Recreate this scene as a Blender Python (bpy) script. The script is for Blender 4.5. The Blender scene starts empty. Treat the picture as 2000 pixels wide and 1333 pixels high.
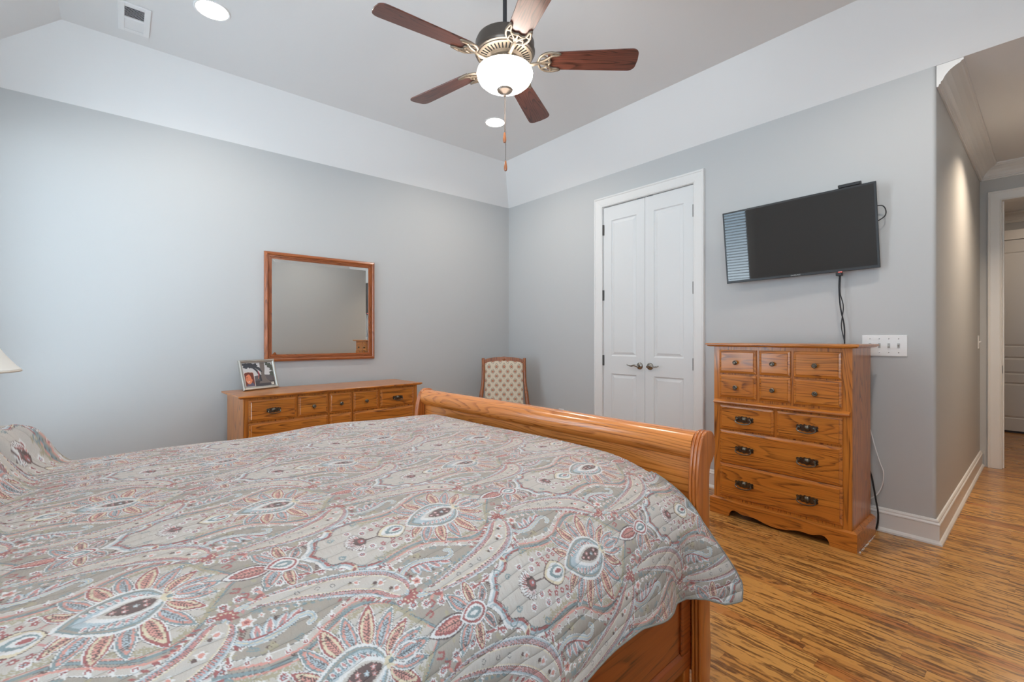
import bpy, bmesh, math, random
import numpy as np
from mathutils import Vector, Matrix
R = math.radians
PI = math.pi
random.seed(7)
sc = bpy.context.scene
C = sc.collection

# ------------------------------------------------------------------ camera
F_PX, CY_PX = 896.1, 659.9
cam_d = bpy.data.cameras.new('camera')
cam_d.sensor_fit = 'HORIZONTAL'
cam_d.sensor_width = 36.0
cam_d.lens = F_PX / 2000 * 36.0
cam_d.shift_y = -(666.5 - CY_PX) / 2000
cam_d.clip_start = 0.05
cam = bpy.data.objects.new('camera', cam_d)
C.objects.link(cam)
cam.location = (-3.555, -4.241, 1.183)
cam.rotation_euler = (R(90), 0, R(49.62 - 90))
sc.camera = cam

# ------------------------------------------------------------------ world, exposure
W = bpy.data.worlds.new('world')
sc.world = W
W.use_nodes = True
bg = W.node_tree.nodes['Background']
# daylight : blue sky above, added brighter glow below the horizon to lift the ceiling
_wt = W.node_tree
_tc = _wt.nodes.new('ShaderNodeTexCoord'); _sp = _wt.nodes.new('ShaderNodeSeparateXYZ'); _rp = _wt.nodes.new('ShaderNodeValToRGB')
_ma = _wt.nodes.new('ShaderNodeMath'); _ma.operation = 'MULTIPLY_ADD'; _ma.inputs[1].default_value = 0.5; _ma.inputs[2].default_value = 0.5
_wt.links.new(_tc.outputs['Generated'], _sp.inputs[0]); _wt.links.new(_sp.outputs[2], _ma.inputs[0]); _wt.links.new(_ma.outputs[0], _rp.inputs[0])
_rp.color_ramp.elements[0].position = 0.47; _rp.color_ramp.elements[0].color = (1.05, 1.28, 1.45, 1)
_rp.color_ramp.elements[1].position = 0.52; _rp.color_ramp.elements[1].color = (0.57, 0.80, 1.00, 1)
_wt.links.new(_rp.outputs[0], bg.inputs[0])
bg.inputs[1].default_value = 8.5
sc.view_settings.view_transform = 'Standard'
sc.view_settings.look = 'None'
sc.view_settings.gamma = 1
sc.view_settings.exposure = 0.25
sc.cycles.use_denoising = True
sc.cycles.max_bounces = 10
sc.cycles.diffuse_bounces = 6
sc.cycles.glossy_bounces = 5
sc.cycles.transmission_bounces = 4
sc.cycles.sample_clamp_indirect = 6.0
sc.cycles.caustics_reflective = False
sc.cycles.caustics_refractive = False


def area_light(name, loc, rot, sx, sy, power, col=(1, 1, 1), portal=False, shape='RECTANGLE', spread=180):
    l = bpy.data.lights.new(name, 'AREA')
    l.shape = shape
    l.size = sx
    if shape == 'RECTANGLE':
        l.size_y = sy
    l.energy = power
    l.color = col
    l.spread = R(spread)
    if portal:
        l.cycles.is_portal = True
    o = bpy.data.objects.new(name, l)
    C.objects.link(o)
    o.location = loc
    o.rotation_euler = rot
    return o


# room dimensions (metres)
H = 2.743           # wall height
CH = 3.134          # tray ceiling height
XL = -4.46          # wall behind the headboard
YB = -4.84          # wall behind the camera
WY = -3.813         # end of the tv wall / hall wall
HX = 2.476          # hall end wall
WINS = [('left', -1.75, -0.45, 0.30, 2.42), ('left', -4.60, -3.50, 0.75, 2.42)]
for i, (_, y0, y1, z0, z1) in enumerate(WINS):
    area_light('daylight', (XL - 0.10, (y0 + y1) / 2, (z0 + z1) / 2), (0, R(-90), 0), z1 - z0, y1 - y0, 1, portal=True)
BW = (-4.15, -2.95, 0.75, 2.42)   # window in the wall behind the camera
area_light('daylight', ((BW[0] + BW[1]) / 2, YB - 0.10, (BW[2] + BW[3]) / 2), (R(90), 0, 0), BW[1] - BW[0], BW[3] - BW[2], 1, portal=True)

# ------------------------------------------------------------------ helpers
def srgb(r, g, b):
    return tuple(((c / 255) / 12.92 if c / 255 <= 0.04045 else ((c / 255 + 0.055) / 1.055) ** 2.4) for c in (r, g, b)) + (1.0,)


class NT:
    def __init__(s, name):
        s.m = bpy.data.materials.new(name)
        s.m.use_nodes = True
        s.t = s.m.node_tree
        s.b = s.t.nodes['Principled BSDF']

    def n(s, typ, **kw):
        nd = s.t.nodes.new('ShaderNode' + typ)
        for k, v in kw.items():
            if k.startswith('_'):
                setattr(nd, k[1:], v)
            else:
                key = int(k[1:]) if k[0] == 'i' and k[1:].isdigit() else k.replace('_', ' ')
                s.set(nd.inputs[key], v)
        return nd

    def set(s, inp, v):
        if hasattr(v, 'is_output') or isinstance(v, bpy.types.NodeSocket):
            s.t.links.new(v, inp)
        else:
            inp.default_value = v

    def math(s, op, a, b=0.0, c=0.0):
        nd = s.n('Math', _operation=op)
        s.set(nd.inputs[0], a)
        s.set(nd.inputs[1], b)
        s.set(nd.inputs[2], c)
        return nd.outputs[0]

    def ramp(s, fac, stops):
        nd = s.n('ValToRGB')
        s.set(nd.inputs[0], fac)
        cr = nd.color_ramp
        while len(cr.elements) < len(stops):
            cr.elements.new(0.5)
        for e, (p, c) in zip(cr.elements, stops):
            e.position = p
            e.color = c
        return nd.outputs[0]

    def mix(s, fac, a, b, typ='MIX'):
        nd = s.n('Mix', _data_type='RGBA', _blend_type=typ)
        s.set(nd.inputs[0], fac)
        s.set(nd.inputs[6], a)
        s.set(nd.inputs[7], b)
        return nd.outputs[2]

    def bump(s, h, strength=0.2, dist=0.01):
        nd = s.n('Bump')
        nd.inputs['Strength'].default_value = strength
        nd.inputs['Distance'].default_value = dist
        s.set(nd.inputs['Height'], h)
        s.t.links.new(nd.outputs[0], s.b.inputs['Normal'])

    def base(s, col, rough=0.5, metal=0.0, spec=0.5, coat=0.0, coat_r=0.1):
        s.set(s.b.inputs['Base Color'], col)
        s.set(s.b.inputs['Roughness'], rough)
        s.b.inputs['Metallic'].default_value = metal
        s.b.inputs['Specular IOR Level'].default_value = spec
        s.b.inputs['Coat Weight'].default_value = coat
        s.b.inputs['Coat Roughness'].default_value = coat_r
        return s.m


def paint(name, col, rough=0.6, bumpy=0.03, spec=0.3):
    n = NT(name)
    tc = n.n('TexCoord')
    no = n.n('TexNoise', Vector=tc.outputs['Object'], Scale=180.0, Detail=2.0)
    big = n.n('TexNoise', Vector=tc.outputs['Object'], Scale=1.3, Detail=2.0)
    c = n.mix(n.math('MULTIPLY', big.outputs[0], 0.05), col, (col[0] * .85, col[1] * .85, col[2] * .85, 1))
    n.bump(no.outputs[0], bumpy, 0.002)
    return n.base(c, rough, spec=spec)


def plain(name, col, rough=0.5, metal=0.0, spec=0.5, coat=0.0, noise=60.0, amt=0.12):
    n = NT(name)
    tc = n.n('TexCoord')
    no = n.n('TexNoise', Vector=tc.outputs['Object'], Scale=noise, Detail=3.0)
    c = n.mix(n.math('MULTIPLY', no.outputs[0], amt), col, (col[0] * .5, col[1] * .5, col[2] * .5, 1))
    return n.base(c, rough, metal, spec, coat)


def oak(name, axis, light, mid, dark, scale=1.0, rough=0.32, coat=0.35, lines=0.75):
    """oak veneer, grain running along object axis 0/1/2"""
    n = NT(name)
    tc = n.n('TexCoord')
    oi = n.n('ObjectInfo')
    add = n.n('VectorMath', _operation='ADD')
    rnd = n.n('CombineXYZ')
    r7 = n.math('MULTIPLY', oi.outputs['Random'], 7.0)
    for i in range(3):
        n.set(rnd.inputs[i], r7)
    n.set(add.inputs[0], tc.outputs['Object'])
    n.set(add.inputs[1], rnd.outputs[0])
    sc1 = [9.0, 9.0, 9.0]
    sc1[axis] = 0.9
    mp = n.n('Mapping', Vector=add.outputs[0])
    mp.inputs['Scale'].default_value = [a * scale for a in sc1]
    low = n.n('TexNoise', Vector=mp.outputs[0], Scale=1.0, Detail=1.5, Roughness=0.45)
    # cathedral rings from the noise value
    rings = n.math('FRACT', n.math('MULTIPLY', low.outputs[0], 17.0))
    ring_l = n.ramp(rings, [(0.0, (0, 0, 0, 1)), (0.55, (.12, .12, .12, 1)), (0.9, (1, 1, 1, 1)), (1.0, (.1, .1, .1, 1))])
    sc2 = [260.0, 260.0, 260.0]
    sc2[axis] = 6.0
    mp2 = n.n('Mapping', Vector=add.outputs[0])
    mp2.inputs['Scale'].default_value = [a * scale for a in sc2]
    pore = n.n('TexNoise', Vector=mp2.outputs[0], Scale=1.0, Detail=2.0)
    pr = n.ramp(pore.outputs[0], [(0.42, (0, 0, 0, 1)), (0.68, (1, 1, 1, 1))])
    sc3 = [30.0, 30.0, 30.0]
    sc3[axis] = 1.5
    mp3 = n.n('Mapping', Vector=add.outputs[0])
    mp3.inputs['Scale'].default_value = sc3
    med = n.n('TexNoise', Vector=mp3.outputs[0], Scale=1.0, Detail=3.0)
    c = n.mix(med.outputs[0], light, mid)
    f = n.math('MULTIPLY', ring_l, lines * 1.1)
    f = n.math('MULTIPLY', f, n.math('ADD', n.math('MULTIPLY', pr, 0.7), 0.45))
    f2 = n.math('ADD', f, n.math('MULTIPLY', pr, 0.16))
    c = n.mix(f2, c, dark)
    n.bump(n.math('MULTIPLY', f2, -1.0), 0.08, 0.001)
    return n.base(c, rough, coat=coat, coat_r=0.12)


def new_obj(name, me, mat, parent=None):
    o = bpy.data.objects.new(name, me)
    C.objects.link(o)
    if mat is not None:
        me.materials.append(mat)
    if parent is not None:
        o.parent = parent
    return o


def obj(name, bm, mat, parent=None, smooth=False, bevel=0.0, seg=2, angle=35):
    bmesh.ops.recalc_face_normals(bm, faces=bm.faces)
    if bevel > 0:
        es = [e for e in bm.edges if len(e.link_faces) == 2 and e.calc_face_angle(0) > R(30)]
        bmesh.ops.bevel(bm, geom=es, offset=bevel, segments=seg, affect='EDGES', clamp_overlap=True, profile=0.5)
    me = bpy.data.meshes.new(name)
    bm.to_mesh(me)
    bm.free()
    if smooth:
        for p in me.polygons:
            p.use_smooth = True
        try:
            me.set_sharp_from_angle(angle=R(angle))
        except Exception:
            pass
    return new_obj(name, me, mat, parent)


def BM():
    return bmesh.new()


def box(bm, x0, x1, y0, y1, z0, z1):
    x0, x1 = sorted((x0, x1)); y0, y1 = sorted((y0, y1)); z0, z1 = sorted((z0, z1))
    v = [bm.verts.new(p) for p in ((x0, y0, z0), (x1, y0, z0), (x1, y1, z0), (x0, y1, z0), (x0, y0, z1), (x1, y0, z1), (x1, y1, z1), (x0, y1, z1))]
    for f in ((0, 3, 2, 1), (4, 5, 6, 7), (0, 1, 5, 4), (1, 2, 6, 5), (2, 3, 7, 6), (3, 0, 4, 7)):
        bm.faces.new([v[i] for i in f])
    return bm


def prism(bm, pts, axis, a, b):
    """extrude 2d polygon along axis from a to b. pts are the other two coords in xyz order"""
    def mk(p, t):
        if axis == 0: return (t, p[0], p[1])
        if axis == 1: return (p[0], t, p[1])
        return (p[0], p[1], t)
    v0 = [bm.verts.new(mk(p, a)) for p in pts]
    v1 = [bm.verts.new(mk(p, b)) for p in pts]
    n = len(pts)
    bm.faces.new(v0)
    bm.faces.new(list(reversed(v1)))
    for i in range(n):
        j = (i + 1) % n
        bm.faces.new((v0[i], v0[j], v1[j], v1[i]))
    return bm


def lathe(bm, prof, seg=24, c=(0, 0, 0), axis=2, loop=False):
    """prof: list of (r, h)"""
    rings = []
    for r, h in prof:
        ring = []
        if r < 1e-6:
            p = [0, 0, 0]; p[axis] = h
            ring = [bm.verts.new((c[0] + p[0], c[1] + p[1], c[2] + p[2]))]
        else:
            for k in range(seg):
                a = 2 * PI * k / seg
                p = [0, 0, 0]
                p[axis] = h
                p[(axis + 1) % 3] = r * math.cos(a)
                p[(axis + 2) % 3] = r * math.sin(a)
                ring.append(bm.verts.new((c[0] + p[0], c[1] + p[1], c[2] + p[2])))
        rings.append(ring)
    for A, B in (zip(rings, rings[1:] + rings[:1]) if loop else zip(rings, rings[1:])):
        for k in range(seg):
            j = (k + 1) % seg
            if len(A) == 1 and len(B) == 1: continue
            if len(A) == 1: bm.faces.new((A[0], B[k], B[j]))
            elif len(B) == 1: bm.faces.new((A[k], A[j], B[0]))
            else: bm.faces.new((A[k], A[j], B[j], B[k]))
    for ring, flip in ((rings[0], 1), (rings[-1], 0)):
        if len(ring) > 1 and not loop:
            bm.faces.new(ring if not flip else list(reversed(ring)))
    return bm


def tube(bm, pts, r, seg=8, closed=False):
    pts = [Vector(p) for p in pts]
    n = len(pts)
    rs = r if isinstance(r, (list, tuple)) else [r] * n
    rings = []
    up = Vector((0, 0, 1))
    prev = None
    for i, p in enumerate(pts):
        if closed:
            d = pts[(i + 1) % n] - pts[i - 1]
        else:
            d = pts[min(i + 1, n - 1)] - pts[max(i - 1, 0)]
        d.normalize()
        a = prev if prev is not None else (Vector((1, 0, 0)) if abs(d.z) > 0.9 else up)
        s = a - d * a.dot(d)
        if s.length < 1e-5:
            s = d.orthogonal()
        s.normalize()
        prev = s
        t = d.cross(s)
        rings.append([bm.verts.new(p + (s * math.cos(2 * PI * k / seg) + t * math.sin(2 * PI * k / seg)) * rs[i]) for k in range(seg)])
    m = n if closed else n - 1
    for i in range(m):
        A, B = rings[i], rings[(i + 1) % n]
        for k in range(seg):
            j = (k + 1) % seg
            bm.faces.new((A[k], A[j], B[j], B[k]))
    if not closed:
        bm.faces.new(list(reversed(rings[0])))
        bm.faces.new(rings[-1])
    return bm


def spline(pts, n=8):
    out = []
    P = [Vector(p) for p in pts]
    P = [P[0]] + P + [P[-1]]
    for i in range(1, len(P) - 2):
        for k in range(n):
            t = k / n
            a, b, c, d = P[i - 1], P[i], P[i + 1], P[i + 2]
            out.append(0.5 * ((2 * b) + (-a + c) * t + (2 * a - 5 * b + 4 * c - d) * t * t + (-a + 3 * b - 3 * c + d) * t ** 3))
    out.append(P[-2])
    return out


def sp2(pts, n=6):
    return [(p[0], p[1]) for p in spline([(a[0], a[1], 0) for a in pts], n)]


def thing(name, label, cat, loc=(0, 0, 0), rotz=0.0, group=None):
    o = bpy.data.objects.new(name, None)
    o.empty_display_size = 0.1
    C.objects.link(o)
    o.location = loc
    o.rotation_euler = (0, 0, rotz)
    o['label'] = label
    o['category'] = cat
    if group: o['group'] = group
    return o


def tag(o, label, cat, group=None):
    o['label'] = label
    o['category'] = cat
    if group: o['group'] = group
    return o


def struct(o, label=None, cat=None):
    o['kind'] = 'structure'
    if label: o['label'] = label
    if cat: o['category'] = cat
    return o


def sroot(name, loc, rotz, label, cat):
    o = bpy.data.objects.new(name, None)
    C.objects.link(o)
    o.location = loc
    o.rotation_euler = (0, 0, rotz)
    return struct(o, label, cat)


# ------------------------------------------------------------------ materials
M_WALL = paint('wall_paint', srgb(186, 187, 187), 0.55)
M_CEIL = paint('ceiling_paint', srgb(224, 224, 224), 0.7)
M_TRIM = paint('trim_paint', srgb(220, 219, 217), 0.35, 0.01, 0.5)
M_DOOR = paint('door_paint', srgb(214, 215, 215), 0.4, 0.01, 0.5)
OAK_L, OAK_M, OAK_D = srgb(210, 136, 54), srgb(180, 100, 30), srgb(84, 38, 10)
M_OAKX = oak('oak_x', 0, OAK_L, OAK_M, OAK_D)
M_OAKY = oak('oak_y', 1, OAK_L, OAK_M, OAK_D)
M_OAKZ = oak('oak_z', 2, OAK_L, OAK_M, OAK_D)
M_BEDX = oak('bed_oak_x', 0, srgb(166, 84, 32), srgb(146, 68, 24), srgb(78, 32, 10), 0.8)
M_BEDY = oak('bed_oak_y', 1, srgb(224, 146, 74), srgb(206, 118, 48), srgb(128, 62, 20), 1.3, 0.24, 0.5, 0.7)
M_BEDZ = oak('bed_oak_z', 2, srgb(196, 112, 44), srgb(172, 90, 32), srgb(100, 46, 14), 0.9, 0.28, 0.5, 0.5)
M_MIRW = oak('mirror_oak', 0, srgb(178, 106, 62), srgb(158, 86, 46), srgb(92, 44, 22), 1.4)
M_MIRWZ = oak('mirror_oak_upright', 2, srgb(178, 106, 62), srgb(158, 86, 46), srgb(92, 44, 22), 1.4)
M_BLADE = oak('walnut_blade', 0, srgb(116, 66, 52), srgb(92, 52, 44), srgb(36, 20, 18), 1.6, 0.35, 0.25, 0.9)
M_DARKW = oak('chair_wood', 2, srgb(172, 102, 52), srgb(136, 74, 36), srgb(70, 36, 16), 1.2)
M_BRONZE = plain('bronze', srgb(104, 96, 90), 0.4, 0.85)
M_PEWTER = plain('pewter', srgb(136, 122, 106), 0.45, 0.55, amt=0.5, noise=60)
M_DKMETAL = plain('dark_metal', srgb(70, 68, 70), 0.45, 0.7)
M_HW = plain('antique_brass', srgb(112, 106, 96), 0.3, 0.95, amt=0.6, noise=200)
M_NICKEL = plain('nickel', srgb(150, 146, 140), 0.25, 1.0)
M_HINGE = plain('hinge_metal', srgb(92, 90, 88), 0.5, 0.2)
M_BLACK = plain('black_plastic', srgb(26, 26, 28), 0.4)
M_BLACKC = plain('black_cable', srgb(30, 30, 34), 0.5)
M_WHITEP = plain('white_plastic', srgb(232, 232, 232), 0.35, amt=0.03)
M_TOGGLE_SHADED = plain('shaded_toggle_plastic', srgb(178, 178, 176), 0.4)  # grey puts the shadow on the white toggles into their colour
M_SILVER = plain('silver_frame', srgb(190, 186, 178), 0.3, 0.8, amt=0.2)
M_VOID = plain('shadow_gap', srgb(14, 12, 11), 0.9)
n = NT('mirror_glass'); M_MIRROR = n.base((0.86, 0.88, 0.87, 1), 0.01, 1.0)
n = NT('tv_screen'); M_SCREEN = n.base((0.030, 0.029, 0.028, 1), 0.02, 0.0, 0.5)
n = NT('lampshade')
M_SHADE = n.base(srgb(226, 226, 222), 0.8)
n.b.inputs['Subsurface Weight'].default_value = 0.0


def emit(name, col, s):
    n = NT(name)
    n.set(n.b.inputs['Base Color'], (0.8, 0.8, 0.8, 1))
    n.set(n.b.inputs['Emission Color'], col)
    n.b.inputs['Emission Strength'].default_value = s
    return n.m


M_GLOBE = emit('lit_glass_bowl', (1.0, 0.93, 0.84, 1), 20.0)
M_CAN = emit('lit_can_lens', (1.0, 0.93, 0.85, 1), 14.0)
M_REDLED = emit('red_led', (1.0, 0.05, 0.02, 1), 3.0)

# window glass
n = NT('window_glass')
tr_ = n.n('BsdfTransparent'); gl_ = n.n('BsdfGlossy', Roughness=0.02); mx_ = n.n('MixShader')
mx_.inputs[0].default_value = 0.06
n.t.links.new(tr_.outputs[0], mx_.inputs[1]); n.t.links.new(gl_.outputs[0], mx_.inputs[2])
n.t.links.new(mx_.outputs[0], n.t.nodes['Material Output'].inputs[0])
M_GLASS = n.m


def floor_mat():
    n = NT('oak_strip_floor')
    tc = n.n('TexCoord')
    sep = n.n('SeparateXYZ', Vector=tc.outputs['Object'])
    X, Y = sep.outputs[0], sep.outputs[1]
    col = n.math('FLOOR', n.math('DIVIDE', X, 0.0572))
    wn = n.n('TexWhiteNoise', _noise_dimensions='1D')
    n.set(wn.inputs['W'], col)
    yy = n.math('ADD', n.math('DIVIDE', Y, 0.95), n.math('MULTIPLY', wn.outputs[0], 9.7))
    row = n.math('FLOOR', yy)
    idv = n.n('CombineXYZ', X=col, Y=row)
    wn2 = n.n('TexWhiteNoise', _noise_dimensions='3D', Vector=idv.outputs[0])
    # grain coordinates, shifted per board
    off = n.n('VectorMath', _operation='SCALE')
    n.set(off.inputs[0], wn2.outputs['Color']); off.inputs[3].default_value = 13.0
    gv = n.n('VectorMath', _operation='ADD')
    n.set(gv.inputs[0], tc.outputs['Object']); n.set(gv.inputs[1], off.outputs[0])
    mp = n.n('Mapping', Vector=gv.outputs[0]); mp.inputs['Scale'].default_value = (12.0, 0.8, 9.0)
    low = n.n('TexNoise', Vector=mp.outputs[0], Scale=1.0, Detail=2.0, Roughness=0.5)
    mpw = n.n('Mapping', Vector=gv.outputs[0]); mpw.inputs['Scale'].default_value = (55.0, 20.0, 20.0)
    wig = n.n('TexNoise', Vector=mpw.outputs[0], Scale=1.0, Detail=2.0)
    v = n.math('ADD', n.math('MULTIPLY', low.outputs[0], 7.8), n.math('MULTIPLY', wig.outputs[0], 1.1))
    rings = n.math('FRACT', v)
    rl = n.ramp(rings, [(0.0, (.05, .05, .05, 1)), (0.42, (.1, .1, .1, 1)), (0.64, (1, 1, 1, 1)), (0.84, (.95, .95, .95, 1)), (1.0, (.05, .05, .05, 1))])
    mp2 = n.n('Mapping', Vector=gv.outputs[0]); mp2.inputs['Scale'].default_value = (120.0, 7.0, 10.0)
    pore = n.n('TexNoise', Vector=mp2.outputs[0], Scale=1.0, Detail=2.0)
    pr = n.ramp(pore.outputs[0], [(0.40, (0, 0, 0, 1)), (0.62, (1, 1, 1, 1))])
    f = n.math('MULTIPLY', rl, n.math('ADD', n.math('MULTIPLY', pr, 0.30), 0.58))
    f = n.math('ADD', f, n.math('MULTIPLY', pr, 0.06))
    tone = n.ramp(wn2.outputs[0], [(0.0, srgb(190, 134, 68)), (0.35, srgb(204, 151, 82)), (0.7, srgb(197, 142, 74)), (1.0, srgb(176, 112, 56))])
    c = n.mix(f, tone, srgb(84, 50, 26))
    fx = n.math('ABSOLUTE', n.math('SUBTRACT', n.math('FRACT', n.math('DIVIDE', X, 0.0572)), 0.5))
    fy = n.math('ABSOLUTE', n.math('SUBTRACT', n.math('FRACT', yy), 0.5))
    seam = n.math('MAXIMUM', n.math('GREATER_THAN', fx, 0.494), n.math('GREATER_THAN', fy, 0.4992))
    c = n.mix(n.math('MULTIPLY', seam, 0.30), c, srgb(70, 40, 20))
    n.bump(n.math('MULTIPLY', n.math('ADD', f, seam), -1.0), 0.05, 0.001)
    rg = n.n('TexNoise', Vector=tc.outputs['Object'], Scale=4.0)
    return n.base(c, n.math('ADD', n.math('MULTIPLY', rg.outputs[0], 0.08), 0.24), spec=0.5, coat=0.2)


M_FLOOR = floor_mat()

# ------------------------------------------------------------------ the setting
b = BM(); box(b, XL - .2, 6.3, YB - .2, 0.2, -0.12, 0.0)
struct(obj('floor', b, M_FLOOR), 'glossy oak strip floor running out into the hall', 'floor')


def wall_with_hole(x0, x1, y0, y1, hy, hz, axis='x'):
    """wall slab between x0..x1 (thickness) and y0..y1, with a window hole hy=(a,b), hz=(c,d)"""
    b = BM()
    holes = hy if isinstance(hy, list) else [hy]
    ys = [y0]
    for a, c in holes: ys += [a, c]
    ys.append(y1)
    for i in range(len(ys) - 1):
        a, c = ys[i], ys[i + 1]
        if i % 2 == 0:
            if axis == 'x': box(b, x0, x1, a, c, 0, CH + .3)
            else: box(b, a, c, x0, x1, 0, CH + .3)
        else:
            z_lo = hz[0] if not isinstance(hz[0], list) else hz[0][i // 2]
            for zz in ((0, z_lo), (hz[1], CH + .3)):
                if axis == 'x': box(b, x0, x1, a, c, *zz)
                else: box(b, a, c, x0, x1, *zz)
    return b


b = BM(); box(b, XL - .2, .2, 0.0, .2, 0, CH + .3)
struct(obj('wall_back', b, M_WALL), 'pale grey wall behind the dresser and mirror', 'wall')
b = wall_with_hole(XL - .2, XL, YB, 0, [(WINS[1][1], WINS[1][2]), (WINS[0][1], WINS[0][2])], ([.75, .30], 2.42))
struct(obj('wall_left', b, M_WALL), 'pale grey window wall behind the headboard', 'wall')
b = wall_with_hole(YB - .2, YB, XL - .2, 6.3, [(BW[0], BW[1])], (.75, 2.42), 'y')
struct(obj('wall_front', b, M_WALL), 'pale grey wall behind the viewpoint', 'wall')
# tv wall with recess for the closet door and a rounded outer corner
DY0, DY1, DZ = -1.426, -2.349, 2.442
b = BM()
box(b, 0, .2, DY0 + .012, .0, 0, CH + .3)
r_ = .02
arc = [(r_ - r_ * math.cos(a), WY + r_ - r_ * math.sin(a)) for a in [i * PI / 2 / 8 for i in range(9)]]
prism(b, [(.2, DY1 - .012), (0, DY1 - .012)] + arc + [(.2, WY)], 2, 0, H)
box(b, 0, .2, DY0 + .012, DY1 - .012, DZ + .012, H)
box(b, .09, .2, DY0 + .012, DY1 - .012, 0, DZ + .012)
struct(obj('wall_right', b, M_WALL, smooth=True, angle=25), 'pale grey wall holding the television and closet door', 'wall')
b = BM(); box(b, .2, HX, WY, WY + .15, 0, H)
struct(obj('wall_hall', b, M_WALL), 'beige lit hall wall running away behind the tv wall corner', 'wall')
# hall end wall with door opening
OY0, OY1, OZ = -3.953, -4.76, 2.417
b = BM()
box(b, HX, HX + .12, OY0 + .015, WY + .6, 0, H)
box(b, HX, HX + .12, YB, OY1 - .015, 0, H)
box(b, HX, HX + .12, OY0 + .015, OY1 - .015, OZ + .015, H)
struct(obj('wall_hall_end', b, M_WALL), 'grey hall end wall around the open doorway', 'wall')
b = BM()
box(b, 4.92, 5.05, YB, -3.0, 0, H)
box(b, HX + .12, 5.05, -3.2, -3.0, 0, H)
struct(obj('wall_far_room', b, M_WALL), 'wall of the room seen through the hall doorway', 'wall')

# ceilings : tray ceiling in the bedroom, flat one in the hall
CX0, CX1, CY0, CY1 = -3.837, -.318, -.31, YB + .32
b = BM()
def quad(b, *p): b.faces.new([b.verts.new(q) for q in p])
lo = [(XL, 0, H), (0, 0, H), (0, YB, H), (XL, YB, H)]
hi = [(CX0, CY0, CH), (CX1, CY0, CH), (CX1, CY1, CH), (CX0, CY1, CH)]
vl = [b.verts.new(p) for p in lo]; vh = [b.verts.new(p) for p in hi]
tl = [b.verts.new((p[0], p[1], CH + .12)) for p in lo]
b.faces.new(vh)
for i in range(4):
    j = (i + 1) % 4
    b.faces.new((vl[i], vl[j], vh[j], vh[i]))
    b.faces.new((vl[i], tl[i], tl[j], vl[j]))
b.faces.new(tl)
struct(obj('ceiling', b, M_CEIL), 'white tray ceiling with sloped sides over the bedroom', 'ceiling')
b = BM(); box(b, 0.0, 6.3, YB, WY + .9, H, H + .12)
box(b, .0, .2, WY + .9, .0, H, CH + .3)
struct(obj('ceiling', b, M_CEIL), 'flat ceiling over the hall', 'ceiling')

# windows with blinds (behind and beside the viewpoint)
def window(nm, wall, a0, a1, z0, z1, label, blabel):
    r = sroot(nm, (0, 0, 0), 0, label, 'window')
    def bx(b, u0, u1, d0, d1, za, zb):
        if wall == 'left': box(b, XL + d0, XL + d1, u0, u1, za, zb)
        else: box(b, u0, u1, YB + d0, YB + d1, za, zb)
    b = BM()
    for u0, u1, za, zb in ((a0 - .09, a0, z0 - .09, z1 + .09), (a1, a1 + .09, z0 - .09, z1 + .09), (a0, a1, z1, z1 + .09), (a0, a1, z0 - .09, z0)):
        bx(b, u0, u1, .0005, .022, za, zb)
    obj('casing', b, M_TRIM, r, bevel=.004)
    b = BM()
    for u0, u1, za, zb in ((a0, a0 + .04, z0, z1), (a1 - .04, a1, z0, z1), (a0 + .04, a1 - .04, z1 - .04, z1), (a0 + .04, a1 - .04, z0, z0 + .04), (a0 + .04, a1 - .04, z0 + (z1 - z0) * .34 - .02, z0 + (z1 - z0) * .34 + .02)):
        bx(b, u0, u1, -.12, -.08, za, zb)
    obj('sash', b, M_TRIM, r)
    b = BM(); bx(b, a0 + .04, a1 - .04, -.102, -.099, z0 + .04, z1 - .04)
    obj('pane', b, M_GLASS, r)
    t = thing('window_blind', blabel, 'blind')
    b = BM(); bx(b, a0 + .005, a1 - .005, -.06, -.005, z1 - .05, z1 - .002)
    obj('head_rail', b, M_TRIM, t)
    b = BM()
    k = z0 + .03
    while k < z1 - .06:
        c_, s_ = .024 * math.cos(R(17)), .024 * math.sin(R(17))
        d = -.034
        pr_ = [(d - c_, k - s_ - .0012), (d + c_, k + s_ - .0012), (d + c_, k + s_ + .0012), (d - c_, k - s_ + .0012)]
        if wall == 'left': prism(b, [(XL + p[0], p[1]) for p in pr_], 1, a0 + .01, a1 - .01)
        else: prism(b, [(YB + p[0], p[1]) for p in pr_], 0, a0 + .01, a1 - .01)
        k += .044
    obj('slats', b, M_TRIM, t)


window('window_1', 'left', WINS[0][1], WINS[0][2], .30, 2.42, 'window beside the bed near the mirror wall', 'white slatted blind in the window near the mirror wall')
window('window_2', 'left', WINS[1][1], WINS[1][2], .75, 2.42, 'window at the near side of the bed', 'white slatted blind in the window on the near side of the bed')
window('window_3', 'front', BW[0], BW[1], .75, 2.42, 'window in the wall behind the viewpoint', 'white slatted blind in the wall behind the viewpoint')

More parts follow.
